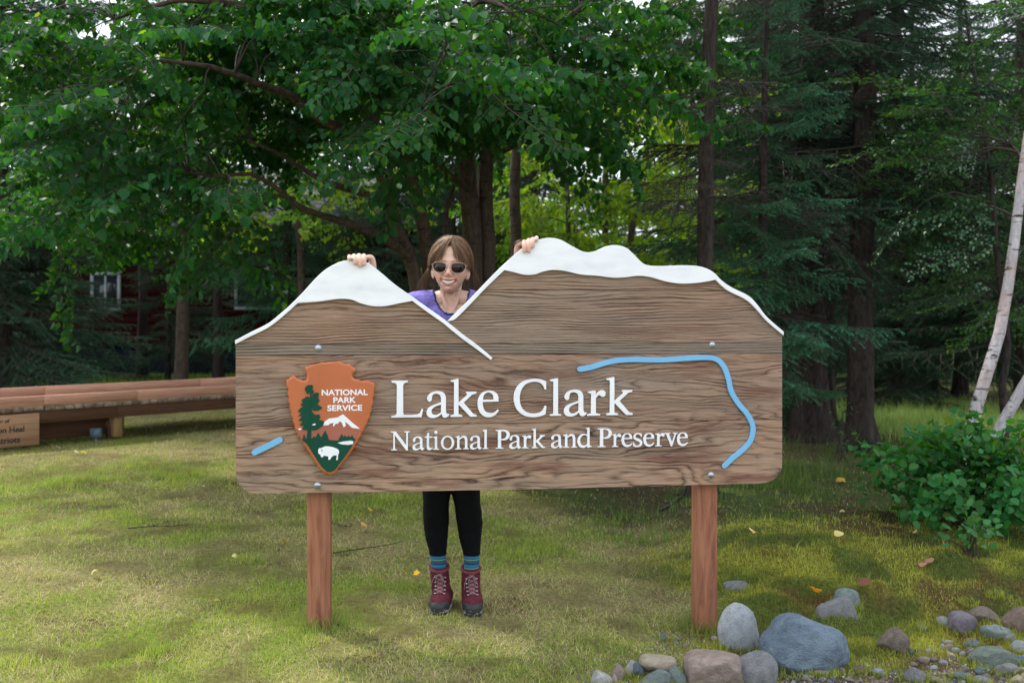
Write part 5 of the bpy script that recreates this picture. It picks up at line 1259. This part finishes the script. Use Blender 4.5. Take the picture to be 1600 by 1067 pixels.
def head_np():
    zs = np.concatenate([[.1175], np.linspace(.114, -.112, 84), [-.1165]]); nseg = 96; V = []
    zk = [-.118, -.112, -.10, -.085, -.07, -.05, -.02, .02, .05, .075, .095, .108, .114, .118]
    wk = [.008, .022, .0335, .0455, .0560, .0645, .0705, .0725, .0700, .063, .049, .034, .022, .006]
    fk = [.045, .066, .080, .087, .089, .088, .0885, .092, .090, .080, .063, .044, .028, .008]
    bk_ = [.0, .012, .030, .045, .055, .072, .090, .098, .096, .086, .068, .046, .030, .008]
    def gss(x, z, x0, z0, sx, sz): return np.exp(-((x - x0) ** 2 / (2 * sx * sx) + (z - z0) ** 2 / (2 * sz * sz)))
    for z in zs:
        a = 2 * np.pi * np.arange(nseg) / nseg; w_2, f_, b_ = interp(z, zk, wk), interp(z, zk, fk), interp(z, zk, bk_)
        ca, sa = np.cos(a), np.sin(a); ex = .86 + .12 * float(np.clip(-(z + .05) / .05, 0, 1)); x = w_2 * np.sign(ca) * np.abs(ca) ** ex; y = np.where(sa < 0, f_, b_) * np.sign(sa) * np.abs(sa) ** (ex + .06)
        fr = np.clip(-sa, 0, 1) ** .5; zz = np.full(nseg, z)
        d = .009 * gss(x, z, 0, -.006, .0075, .014) + .023 * gss(x, z, 0, -.037, .0085, .0105) + .013 * gss(x, z, 0, -.024, .0075, .010)
        for s in (-1, 1):
            d += .0085 * gss(x, z, s * .0125, -.042, .0055, .0055) + .010 * gss(x, z, s * .040, -.043, .0135, .0125) - .010 * gss(x, z, s * .030, .0, .0135, .010)
            d += .0045 * gss(x, z, s * .028, .020, .018, .006) - .0085 * gss(x, z, s * (.0300 - (z + .066) * .25), -.062, .0045, .016) - .004 * gss(x, z, s * .019, -.048, .004, .006) + .003 * gss(x, z, s * .048, -.08, .012, .016)
        d += .006 * gss(x, z, 0, -.104, .014, .011) - .004 * gss(x, z, 0, -.089, .02, .005)
        d += .0055 * gss(x, z, 0, -.0605, .024, .0045) + .0060 * gss(x, z, 0, -.0815, .019, .0045)            # lips
        curve = z + .0725 - 8.5 * x * x                                                                           # mouth cut, upturned corners
        d -= .0105 * np.exp(-(curve / .0052) ** 2) * (np.abs(x) < .036) * np.clip((.036 - np.abs(x)) / .008, 0, 1)
        y = y - d * fr; V.append(np.stack([x, y, zz], 1))
    V = np.concatenate(V); n_ = len(zs); Fc = []
    for i in range(n_ - 1):
        for k in range(nseg): k2 = (k + 1) % nseg; Fc.append((i * nseg + k, (i + 1) * nseg + k, (i + 1) * nseg + k2, i * nseg + k2))
    V = np.concatenate([V, [[0, 0, .1185], [0, -.01, -.117]]]); T = [(f[0], f[1], f[2]) for f in Fc] + [(f[0], f[2], f[3]) for f in Fc]
    for k in range(nseg): k2 = (k + 1) % nseg; T.append((n_ * nseg, k, k2)); T.append((n_ * nseg + 1, (n_ - 1) * nseg + k2, (n_ - 1) * nseg + k))
    return V, np.array(T)
HR = Euler((math.radians(2), math.radians(2.5), math.radians(-1))).to_matrix()      # slight tilt of the head
def hd(p): return HC + HR @ Vector(p)
def hdn(V): return np.asarray(V) @ np.array(HR).T + np.array(HC)
hV, hF = head_np()

body = MB(); body.add(hdn(hV) - np.array(po), hF)
L_ = lambda p: Vector(p) - po
for s in (-1, 1):
    ell(body, L_(hd((s * .0765, .012, -.030))), (.006, .015, .027), 3, Euler((math.radians(-8), 0, s * math.radians(-28))))
    ell(body, L_(hd((s * .073, .008, -.052))), (.006, .008, .008), 2)
c_ = lambda x, y, z: L_(HC + Vector((x, y, z)))
rounded(body, [c_(0, .045, -.05), c_(0, .050, -.11), c_(0, .056, -.17), c_(0, .064, -.22)], [.043, .043, .050, .07], 20)
for s in (-1, 1):   # sternomastoid, trapezius, collarbones, shoulders
    rounded(body, [c_(s * .042, .035, -.06), c_(s * .028, .008, -.15), c_(s * .012, .002, -.2)], [.010, .009, .008], 10)
    rounded(body, [c_(s * .01, .05, -.14), c_(s * .08, .062, -.155), c_(s * .155, .065, -.168)], [.045, .043, .052], 14)
    rounded(body, [c_(s * .014, .004, -.205), c_(s * .06, .010, -.195), c_(s * .12, .04, -.175)], [.008, .008, .009], 8)
def torso(mb, ext):
    rounded(mb, [c_(0, .075, -.24), c_(0, .08, -.33), c_(0, .09, -.45), c_(0, .11, -.56), L_((-.245, 4.43, .90))], [.098 + ext, .104 + ext, .092 + ext, .088 + ext, .098 + ext], 24, 1.5, .92)
torso(body, 0)
LEG = {-1: [(-.315, 4.43, .90), (-.328, 4.42, .66), (-.333, 4.40, .54), (-.336, 4.405, .46), (-.3385, 4.44, .38), (-.3375, 4.45, .32), (-.333, 4.46, .26), (-.330, 4.465, .20), (-.326, 4.46, .10)],
       1: [(-.175, 4.43, .90), (-.198, 4.42, .66), (-.204, 4.40, .54), (-.196, 4.405, .46), (-.189, 4.44, .38), (-.187, 4.45, .32), (-.183, 4.46, .26), (-.181, 4.465, .20), (-.184, 4.46, .10)]}
LR = [.088, .070, .060, .0545, .0550, .0485, .0385, .0320, .027]
for s in (-1, 1):
    rounded(body, [L_(p) for p in LEG[s]], LR, 18)
    rounded(body, [L_(LEG[s][-1]), L_(Vector((-.3085 if s < 0 else -.1815, 4.38, .045)))], [.026, .018], 12)
# arms and hands
def arm(sh, el, wr, fingers, thumb, idx_, palm_r=.0135):
    rounded(body, [L_(sh), L_(Vector(sh).lerp(Vector(el), .5)), L_(el)], [.047, .043, .037], 14)
    rounded(body, [L_(el), L_(Vector(el).lerp(Vector(wr), .35)), L_(wr)], [.037, .037, .025], 14)
    for f, r_ in fingers:
        rounded(body, [L_(wr), L_(Vector(wr).lerp(Vector(f[0]), .6)), L_(f[0])], [.018, palm_r, r_ * 1.15], 12)
        rounded(body, [L_(q) for q in f], [r_ * 1.15, r_ * 1.12, r_ * 1.05, r_, r_ * .88], 14)
    rounded(body, [L_(wr), L_(thumb[0]), L_(thumb[1]), L_(thumb[2])], [.022, .0185, .0135, .0105], 14); rounded(body, [L_(Vector(thumb[0]).lerp(Vector(fingers[idx_][0][0]), .3)), L_(Vector(thumb[0]).lerp(Vector(fingers[idx_][0][0]), .8))], [.017, .015], 12)
def fing(xb, ytop, ye, xt, ytip, r_):
    """over the edge: xb,ye = board edge there; ytop = highest row of the finger; xt,ytip = fingertip"""
    vt = uv(xb, ytop, 0)[1] - r_; 
    def q(px, v, w):
        u = uv(px, 400, w)[0]; p = org + D * u; return Vector((p.x, p.y, 0)) + nrm * w + Vector((0, 0, v))
    r_ *= .93; ve = uv(xb, ye, 0)[1]; top = max(vt, ve + r_ * .95); tip = uv(xt, ytip, 0)[1] + r_ * .85
    return [q(xb, ve - .006, .075), q(xb, top - .001, .047), q(xb, top + .0015, .004), q(xb * .4 + xt * .6, min(top - .010, (top + tip) / 2 + .004), -.0205), q(xt, tip, -.0222)], r_
shL, shR = HC + Vector((-.165, .07, -.175)), HC + Vector((.165, .07, -.175))
wrL = sgn(571, 447, .135); wrR = sgn(815, 424, .135)
arm(shL, Vector((-.60, 4.50, 1.16)), wrL, [fing(546, 398, 407, 546.5, 406.5, .0088), fing(553.3, 396.8, 406.8, 555, 414.5, .0094), fing(561, 396.2, 407.3, 562.5, 418.6, .0098), fing(568.8, 396.6, 409.3, 569.3, 415.8, .0098)],
    [sgn(581, 424, .10), sgn(581, 405, .080), sgn(575, 402, .066)], 3)
arm(shR, Vector((.08, 4.55, 1.16)), wrR, [fing(819, 374.8, 386, 819.2, 396, .0098), fing(826.3, 372.3, 381, 826.5, 396, .0097), fing(832.5, 370.5, 377.6, 832.5, 388.3, .0092), fing(838.6, 368.4, 375.4, 838, 377.3, .0086)],
    [sgn(810, 404, .10), sgn(808.5, 385, .080), sgn(813.5, 380, .064)], 0)
bme = remeshed(body, 'body', .0027, 1, (), .5)
co = coords(bme) + np.array(po); hl = (co - np.array(HC)) @ np.array(HR)      # head-local
skin = np.tile(np.array([.66, .42, .32]), (len(co), 1))
def addc(mask, colr, k): 
    global skin
    skin = skin * (1 - (mask * k)[:, None]) + np.array(colr) * (mask * k)[:, None]
isf = (hl[:, 1] < -.02) & (hl[:, 2] > -.13) & (np.abs(hl[:, 0]) < .09)
g2 = lambda x0, z0, sx, sz: np.exp(-((hl[:, 0] - x0) ** 2 / (2 * sx * sx) + (hl[:, 2] - z0) ** 2 / (2 * sz * sz))) * isf
addc(g2(.042, -.045, .016, .014) + g2(-.042, -.045, .016, .014), (.60, .24, .17), .5); addc(g2(0, -.04, .012, .012), (.62, .24, .19), .55); addc(g2(0, -.104, .016, .01), (.60, .27, .2), .4)
up_ = hl[:, 2] - (-.0640 + 5.5 * hl[:, 0] ** 2); lo_ = hl[:, 2] - (-.0845 + 18 * hl[:, 0] ** 2)
lipm = isf * (np.abs(hl[:, 0]) < .036) * (np.exp(-(up_ / .0034) ** 4) + np.exp(-(lo_ / .0042) ** 4)); addc(np.clip(lipm, 0, 1), (.45, .14, .12), .9)
cav = isf * (np.abs(hl[:, 0]) < .031) * (hl[:, 2] < -.0645 + 2 * hl[:, 0] ** 2) * (hl[:, 2] > -.0800 + 15 * hl[:, 0] ** 2) ; addc(cav.astype(float), (.10, .018, .015), .95)
# hands pinker towards the tips
for s, cc_ in ((-1, sgn(561, 412, -.01)), (1, sgn(826, 390, -.01))):
    dd = np.linalg.norm(co - np.array(cc_), axis=1); addc(np.clip(1 - dd / .035, 0, 1), (.62, .27, .22), .55)
skin *= (.94 + .12 * vnoise(co[:, 0] * 60 + co[:, 1] * 33, co[:, 2] * 60, 5))[:, None]
a = bme.color_attributes.new('tint', 'FLOAT_COLOR', 'POINT'); cc_ = np.ones((len(co), 4), np.float32); cc_[:, :3] = skin; a.data.foreach_set('color', cc_.ravel())
M_skin = tintmat('skin', .5, .4, .12, .0004, 400); bme.materials.append(M_skin)
link('body', bme, person)
# fingernails
M_nail = simple('fingernail', [(.62, .36, .30)], 5, .3, 0)
# teeth
tb = MB(); V = []; nx_ = 15
for j in range(4):
    for i in range(nx_):
        x = (i / (nx_ - 1) - .5) * .054; top = -.0672 + 6.5 * x * x; bot = -.0792 + 18.5 * x * x; z = top + (min(bot, top - .0008) - top) * j / 3
        y = -.0905 + 6.0 * x * x - .0012 * math.cos((i % 2) * math.pi) * .3
        V.append(tuple(hd((x, y, z)) - po))
Fc = [(j * nx_ + i, j * nx_ + i + 1, (j + 1) * nx_ + i + 1, (j + 1) * nx_ + i) for j in range(3) for i in range(nx_ - 1)]
tb.add(np.array(V), np.array(Fc)); M_teeth = simple('teeth', [(.60, .56, .51)], 5, .25, 0); o = tb.obj('teeth', (M_teeth,), person, smooth=True); sd_ = o.modifiers.new('t', 'SOLIDIFY'); sd_.thickness = .003; sd_.offset = 0

# sunglasses
gl = bpy.data.objects.new('sunglasses', None); COL.objects.link(gl); gl.parent = person
M_fr = simple('rose gold wire', [(.62, .42, .34)], 5, .3, 0, metal=.6); M_lens, gnt_, glb = newmat('dark brown lens'); glb.inputs['Base Color'].default_value = (.014, .008, .006, 1); glb.inputs['Roughness'].default_value = .08; glb.inputs['Specular IOR Level'].default_value = .3
lc = []
for s in (-1, 1):
    cx, cz = s * .0395 + .0005, -.009; loop = []
    for k in range(40):
        a = 2 * math.pi * k / 40; ca, sa = math.cos(a), math.sin(a); rxx, rzz = .0298, (.0195 if sa > 0 else .0245)
        x = rxx * math.copysign(abs(ca) ** .78, ca); z = rzz * math.copysign(abs(sa) ** (.62 if sa > 0 else .92), sa); z += -.0035 * (x * s / .0285) * (1 if sa < 0 else .3) * 0
        if sa < 0: x *= 1 - .10 * abs(sa); x -= -s * .002 * sa
        X_, Z_ = cx + x, cz + z; loop.append((X_, -.1045 + 5.5 * X_ * X_, Z_))
    V = [tuple(hd(p) - po) for p in loop] + [tuple(hd((cx, -.1065 + 5.5 * cx * cx, cz)) - po)]
    lm = MB(); lm.add(np.array(V), np.array([(40, k, (k + 1) % 40) for k in range(40)])); o = lm.obj('lens', (M_lens,), gl, smooth=True); q = o.modifiers.new('t', 'SOLIDIFY'); q.thickness = .0016
    fm = MB(); fm.tube([L_(hd(p)) for p in loop] + [L_(hd(loop[0])), L_(hd(loop[1]))], .00125, 8, False); fm.obj('rim', (M_fr,), gl, smooth=True)
    tm_ = MB(); e_ = max(loop, key=lambda p: p[0] * s + .3 * p[2]); tm_.tube([L_(hd(e_)), L_(hd((s * .0745, -.080, .0))), L_(hd((s * .0785, -.03, -.002))), L_(hd((s * .0785, .015, -.006)))], .0015, 6); tm_.obj('temple_arm', (M_fr,), gl, smooth=True)
    npd = MB(); npd.tube([L_(hd((s * .0125, -.103, -.012))), L_(hd((s * .010, -.099, -.017))), L_(hd((s * .0105, -.096, -.024)))], [.001, .0016, .002], 6); npd.obj('nose_pad', (M_fr,), gl)
for zz, yy in ((.0055, -.1055), (-.006, -.1075)):
    bm_ = MB(); bm_.tube([L_(hd((-.0135 - (zz > 0) * .005, yy + .0015, zz))), L_(hd((0, yy - .001, zz + (.001 if zz > 0 else .003)))), L_(hd((.0145 + (zz > 0) * .005, yy + .0015, zz)))], .0014, 8); bm_.obj('bridge', (M_fr,), gl, smooth=True)

# hair: cap plus strands
rh = np.random.default_rng(77)
M_hair, hnt, hb = newmat('light brown hair'); at = N(hnt, 'Attribute'); at.attribute_name = 'tint'; hnt.links.new(at.outputs['Color'], hb.inputs['Base Color']); hb.inputs['Roughness'].default_value = .55; hb.inputs['Specular IOR Level'].default_value = .3
capk = (hl[:, 2] > .045 + np.clip(-hl[:, 1] - .055, 0, 1) * .9 + .02 * np.clip(-hl[:, 1] - .02, 0, .1) / .1) | ((hl[:, 1] > .028) & (hl[:, 2] > -.055) & (np.linalg.norm(hl, axis=1) < .16))
cap = submesh(bme, 'hair_cap', capk, .0055, (M_hair,)); a = cap.color_attributes.new('tint', 'FLOAT_COLOR', 'POINT'); cc_ = np.ones((len(cap.vertices), 4), np.float32); cc_[:, :3] = (.04, .021, .012); 
if 'tint' in cap.color_attributes: cap.color_attributes['tint'].data.foreach_set('color', cc_.ravel())
hair = link('hair', cap, person)
sb = MB()
def strand(pts, r_, c): sb.tube([L_(hd(p)) for p in pts], [r_ * k for k in np.linspace(1, .35, len(pts))], 3, False, c)
def scalp(y0, th, s, drift, vol):
    """point over the skull: th from the parting down the side s"""
    y = y0 + drift * th; b_ = .104 if y > 0 else .100; k = math.sqrt(max(.02, 1 - (y / b_) ** 2)); return (s * .084 * k * math.sin(th) * vol + .006 * math.cos(th) ** 2 + .0025 * math.sin(y0 * 900), y, .010 + .1185 * k * math.cos(th) * (1 + (vol - 1) * .6))
def hcol(k=0.0):
    t = min(1, max(0, rh.uniform() * .6 + .4 * k)); t = t ** 1.3; c = np.array((.045, .022, .011)) * (1 - t) + np.array((.36, .215, .12)) * t
    return c * rh.uniform(.65, 1.25)
for i in range(1900):
    s = 1 if rh.random() < .5 else -1; y0 = rh.uniform(-.080, .07); vol = 1.0 + .09 * float(vnoise(y0 * 130, s * 7.7, 12)) + rh.uniform(.0, .05)
    front = y0 < -.045
    if front: drift = rh.uniform(.008, .030); thm = rh.uniform(1.15, 1.55)
    else: drift = rh.uniform(.012, .03) if y0 < .02 else rh.uniform(-.01, .01); thm = rh.uniform(1.5, 1.75)
    pts = [scalp(y0, .03 + (thm - .03) * q, s, drift, 1 + (vol - 1) * math.sin(min(1, q * 1.2) * 1.57) + .05 * q * q) for q in np.linspace(0, 1, 8)]
    lp = Vector(pts[-1])
    if front:
        bend = rh.uniform(.0, .010); pts.append((lp.x + s * bend * .6, lp.y + .012, lp.z - .018 - rh.uniform(0, .01)))
    else:
        fl = rh.uniform(0, 1) ** 1.2 * 1.4
        pts.append((lp.x - s * .004, max(lp.y, .03) + .016, lp.z - .022)); pts.append((lp.x - s * .022 + s * .012 * fl, max(lp.y, .04) + .030, lp.z - .040 - .012 * rh.random()))
    strand(pts, rh.uniform(.0008, .0016), hcol(float(np.clip((vnoise(y0 * 130, s * 3.3, 9) - .5) * 2 + .5, 0, 1))))
# curtain bangs
for i in range(330):
    s = 1 if rh.random() < .5 else -1; y0 = rh.uniform(-.088, -.066); sp_ = round(rh.uniform(0, 1) * 9) / 9 * .6 + rh.uniform(0, 1) * .4; thm = .62 + .75 * sp_; p0 = Vector((.004 + s * .004 + rh.normal(0, .003), -.070 + rh.uniform(0, .012), .108 + rh.uniform(-.004, .006)))
    ex = s * (.020 + .066 * sp_) + rh.normal(0, .004); ez = .032 - .036 * sp_ ** 1.5 + rh.uniform(-.014, .014); ey = -.101 + .045 * sp_ ** 1.5 + rh.uniform(-.003, .002)
    m1 = Vector((p0.x * .6 + ex * .25, -.090 - .006 * rh.random(), .094)); m2 = Vector((ex * .68, -.103 + .022 * sp_, .066 + .004 * rh.random()))
    P4 = [p0, m1, m2, Vector((ex, ey, ez))]; pts = []
    for t in np.linspace(0, 1, 8):
        a_ = (1 - t) ** 3; b_ = 3 * t * (1 - t) ** 2; c2 = 3 * t * t * (1 - t); pts.append(tuple(P4[0] * a_ + P4[1] * b_ + P4[2] * c2 + P4[3] * t ** 3))
    strand(pts, rh.uniform(.0007, .0014), hcol(float(np.clip((vnoise(sp_ * 9, s * 5.1, 4) - .5) * 2 + .5, 0, 1))))
# loose locks behind the ears
for i in range(190):
    s = 1 if rh.random() < .5 else -1; q = rh.uniform(0, 1); x0 = s * rh.uniform(.074, .088)
    pts = [(x0, .03 + .02 * q, .03), (s * rh.uniform(.086, .098), .035 + .02 * q, -.005), (s * (.092 + .03 * q), .04, -.045 - .01 * rh.random()), (s * (.094 + .045 * q * rh.random() + .01), .045, -.075 - .03 * rh.random()), (s * (.090 + .05 * q * rh.random() + .008), .05, -.10 - .03 * rh.random())]
    strand(pts, rh.uniform(.0005, .0010), hcol())
for i in range(90):
    s = 1 if rh.random() < .5 else -1; y0 = rh.uniform(-.07, .07); th0 = rh.uniform(.1, 1.1); k_ = rh.uniform(.4, .9); pts = [scalp(y0, th0 + k_ * q, s, .02, 1.08 + .16 * q * rh.uniform(.6, 1)) for q in np.linspace(0, 1, 6)]
    strand(pts, .00045, hcol(.6))
sb.obj('strands', (M_hair,), hair, smooth=True, col=True)

# top: navy tank under a heather purple tee
def top(ext, name, mats, hw, bot, sleeve=True, voxel=.005):
    mb = MB(); torso(mb, ext)
    for s in (-1, 1):
        rounded(mb, [c_(s * .02, .052, -.142), c_(s * .08, .062, -.155), c_(s * .155, .066, -.168)], [.046 + ext, .043 + ext, .052 + ext], 14)
        if sleeve:
            sh, el = (shL, Vector((-.60, 4.50, 1.16))) if s < 0 else (shR, Vector((.08, 4.55, 1.16))); rounded(mb, [L_(sh), L_(Vector(sh).lerp(el, .55))], [.052 + ext, .05 + ext], 14)
    rounded(mb, [c_(0, .045, -.16), c_(0, .06, -.22)], [.060 + ext, .075 + ext], 18)
    me = remeshed(mb, name, voxel, 5, (), .5); c3 = coords(me) + np.array(po) - np.array(HC); n3 = normals(me)
    wr = np.sin(c3[:, 0] * 60 + c3[:, 2] * 90) * .0016 + (fbm(c3[:, 0] * 22 + 9, c3[:, 2] * 16, 3, 3) - .5) * .008; setco(me, coords(me) + n3 * wr[:, None]); c3 = coords(me) + np.array(po) - np.array(HC)
    zb = c3[:, 2] + .095; hole = (((c3[:, 0] - .003) / hw) ** 2 + (np.minimum(zb, 0) / bot) ** 2 < 1) & (c3[:, 1] < .055); hole |= (np.abs(c3[:, 0]) < hw) & (zb > -.02) & (c3[:, 1] < .2)
    m2 = submesh(me, name, ~hole, 0, mats); o = link(name, m2, person); q = o.modifiers.new('t', 'SOLIDIFY'); q.thickness = .0022; q.offset = 1; return o
M_tee = simple('heather purple jersey', [(.13, .10, .36), (.21, .17, .50), (.27, .23, .56)], 60, .85, .0012, spec=.2, rnd=False); M_tank = simple('navy jersey', [(.012, .03, .12), (.02, .045, .17)], 60, .8, .0004)
top(.0085, 'shirt', (M_tee,), .076, .118); top(.0035, 'tank_top', (M_tank,), .070, .108, False)
# leggings, socks
lm = MB(); rounded(lm, [L_((-.245, 4.43, 1.0)), L_((-.245, 4.43, .90))], [.098, .104], 20, 1.5, .95)
for s in (-1, 1): rounded(lm, [L_(p) for p in LEG[s][:8]], [r_ + .0035 for r_ in LR[:8]], 20)
lme = remeshed(lm, 'leggings', .006, 4); c3 = coords(lme) + np.array(po); n3 = normals(lme); setco(lme, coords(lme) + n3 * ((fbm(c3[:, 0] * 30, c3[:, 2] * 40, 9, 3) - .5) * .004)[:, None])
lg = link('leggings', submesh(lme, 'leggings', c3[:, 2] > .228, 0, (simple('black stretch fabric', [(.0025, .003, .004), (.005, .0055, .007)], 70, .8, .0006, spec=.12),)), person); q = lg.modifiers.new('t', 'SOLIDIFY'); q.thickness = .002
M_sock, snt, sbf = newmat('striped wool sock'); tcs = N(snt, 'TexCoord'); sps = N(snt, 'SeparateXYZ'); snt.links.new(tcs.outputs['Object'], sps.inputs[0])
fz = math_(snt, 'FRACT', math_(snt, 'MULTIPLY', sps.outputs['Z'], 26.0)); cr = ramp(snt, fz, [(0, (.012, .09, .11)), (.30, (.012, .10, .12)), (.31, (.25, .33, .12)), (.37, (.25, .33, .12)), (.38, (.01, .12, .24)), (.62, (.01, .12, .24)), (.63, (.02, .22, .30)), (.72, (.02, .22, .30)), (.73, (.02, .03, .12)), (1, (.012, .05, .14))])
snt.links.new(cr, sbf.inputs['Base Color']); sbf.inputs['Roughness'].default_value = .95; bump(snt, sbf, noise(snt, objcoord(snt, (1, 1, 3)), 260, 2), .0015)
M_boot = simple('burgundy suede', [(.04, .006, .012), (.08, .011, .02), (.125, .02, .03)], 24, .85, .0012, spec=.25); M_rub = simple('black rubber', [(.010, .011, .012), (.022, .024, .025)], 30, .6, .0006)
M_mid = simple('grey midsole', [(.22, .21, .20), (.34, .32, .30)], 30, .7, .0006); M_lace = simple('mauve grey laces', [(.16, .11, .12), (.28, .2, .2)], 200, .8, .0003); M_collar = simple('dark red collar lining', [(.10, .02, .03), (.16, .035, .045)], 60, .9, .001)
from mathutils.bvhtree import BVHTree
for s in (-1, 1):
    sm_ = MB(); rounded(sm_, [L_(Vector(LEG[s][6]) + Vector((0, 0, -.01))), L_(LEG[s][7]), L_(Vector(LEG[s][8]) + Vector((0, 0, .03)))], [.0375, .0355, .032], 20)
    sk_ = remeshed(sm_, 'sock', .004, 3, (M_sock,)); link('sock', sk_, person)
    cx = -.3085 if s < 0 else -.1815; gzv = gz(cx, 4.35) - .009; base = Vector((cx, 4.462, gzv)); yaw = math.radians(4 if s < 0 else -5)
    boot = bpy.data.objects.new('boot', None); COL.objects.link(boot); boot.parent = person; boot.location = base - po; boot.rotation_euler = (0, 0, -yaw)
    ankx = (LEG[s][8][0] - cx)
    bb = MB(); rounded(bb, [(ankx * .5, .012, .05), (ankx * .8, .012, .10), (ankx, .008, .140), (ankx, .004, .172)], [.044, .0430, .0420, .0405], 20, 1.0, 1.12)
    rounded(bb, [(0, .03, .042), (0, -.03, .052), (0, -.085, .046), (0, -.125, .038), (0, -.148, .033)], [.040, .046, .048, .044, .034], 20, 1.0, 1.0)
    rounded(bb, [(0, -.02, .085), (0, -.075, .062)], [.036, .034], 14)
    bm_e = remeshed(bb, 'upper', .0035, 4, (M_boot,)); c4 = coords(bm_e); c4[:, 2] = np.maximum(c4[:, 2], .014 + .0 * c4[:, 2]); n4 = normals(bm_e); setco(bm_e, c4)
    # quilting creases and a sunk opening
    cre = -.0022 * np.exp(-((c4[:, 2] - .105 - .25 * (c4[:, 1] + .05)) / .003) ** 2) - .002 * np.exp(-((c4[:, 2] - .072 - .3 * (c4[:, 1] + .05)) / .0028) ** 2) + (fbm(c4[:, 0] * 60, c4[:, 2] * 60 + c4[:, 1] * 40, 4, 3) - .5) * .003
    setco(bm_e, c4 + n4 * cre[:, None])
    link('upper', submesh(bm_e, 'upper', c4[:, 2] < .178, 0, (M_boot,)), boot)
    link('toe_cap', submesh(bm_e, 'toe_cap', (c4[:, 1] < -.136 + .0 * c4[:, 0] + .35 * np.abs(c4[:, 0]) - (c4[:, 2] - .05) * .35) & (c4[:, 2] < .060), .0022, (M_rub,)), boot)
    link('heel_counter', submesh(bm_e, 'heel_counter', (c4[:, 1] > .035) & (c4[:, 2] < .07), .0022, (M_rub,)), boot)
    cl = MB(); ring = [(ankx + .0410 * math.cos(a), .004 + .0455 * math.sin(a), .173 + .012 * math.sin(a)) for a in np.linspace(0, 2 * math.pi, 25)]; cl.tube(ring, .0068, 8, False); cl.obj('collar', (M_collar,), boot, smooth=True)
    def sole(z0, z1, gr, name, mt):
        pts = []
        for k in range(40):
            a = 2 * math.pi * k / 40; yv = math.sin(a); xw = (.047 + gr) * (1 - .10 * max(0, yv)) ; yy = -.052 + (.118 + gr) * yv if yv > 0 else -.052 + (.128 + gr) * yv
            pts.append((xw * math.copysign(abs(math.cos(a)) ** .75, math.cos(a)) * (1 + .05 * math.sin(a * 10) * (name == 'outsole')), yy))
        b3 = bmesh.new(); lo = [b3.verts.new((x, y, z0 + .006 * max(0, (-y - .13) / .05))) for x, y in pts]; hi = [b3.verts.new((x, y, z1 + .008 * max(0, (-y - .12) / .05))) for x, y in pts]
        b3.faces.new(lo[::-1]); b3.faces.new(hi)
        for k in range(40): b3.faces.new((lo[k], lo[(k + 1) % 40], hi[(k + 1) % 40], hi[k]))
        me = bpy.data.meshes.new(name); b3.to_mesh(me); b3.free(); me.materials.append(mt); bevel(link(name, me, boot), .002, 2)
    sole(0, .012, .003, 'outsole', M_rub); sole(.0125, .026, .0015, 'midsole', M_mid)
    tree = BVHTree.FromPolygons([tuple(v.co) for v in bm_e.vertices], [tuple(p.vertices) for p in bm_e.polygons])
    def surf(x, t, off=.003):      # t 0 at the toe end of the lacing, 1 at the top
        y = -.100 + .062 * t; z = .080 + .088 * t; hit = tree.ray_cast(Vector((x, y - .2, z + .06)), Vector((0, .2, -.06)).normalized()); 
        if hit[0] is None: return Vector((x, y - .01, z))
        return hit[0] + hit[1] * off
    lv = [0, .16, .33, .52, .72, .95]; rows = [[surf(-.019 - .003 * t + ankx * t * .8, t), surf(.019 + .003 * t + ankx * t * .8, t)] for t in lv]
    for row in rows:
        for k, p in enumerate(row):
            eb = MB(); ell(eb, p, (.0058, .0034, .0032), 1); eb.obj('eyelet', (M_steel,), boot, smooth=True)
    lb = MB()
    for i in range(5):
        for a_, b_ in ((rows[i][0], rows[i + 1][1]), (rows[i][1], rows[i + 1][0])):
            m_ = surf((a_.x + b_.x) / 2, (lv[i] + lv[i + 1]) / 2, .0045); lb.tube([a_, m_, b_], .0017, 6)
    kt = surf(ankx * .8, .80, .006); ell(lb, kt, (.006, .004, .005), 1)
    for sx, dz, dx in ((-1, -.055, .030), (1, -.060, .026), (-1, -.035, .012), (1, -.040, .016)):
        lb.tube([kt, kt + Vector((sx * dx * .5, -.010, .002)), kt + Vector((sx * dx, -.010, dz * .45)), kt + Vector((sx * dx * 1.1, -.006, dz))], .0015, 6)
    lb.obj('laces', (M_lace,), boot, smooth=True)
    tg_ = MB(); tg_.add(np.array([tuple(surf(x + ankx * t * .8, t, .0012)) for t in np.linspace(0, 1, 8) for x in (-.013, 0, .013)]), np.array([(r_ * 3 + c, r_ * 3 + c + 1, (r_ + 1) * 3 + c + 1, (r_ + 1) * 3 + c) for r_ in range(7) for c in range(2)])); o = tg_.obj('tongue', (M_collar,), boot, smooth=True); q = o.modifiers.new('t', 'SOLIDIFY'); q.thickness = .003; q.offset = 0
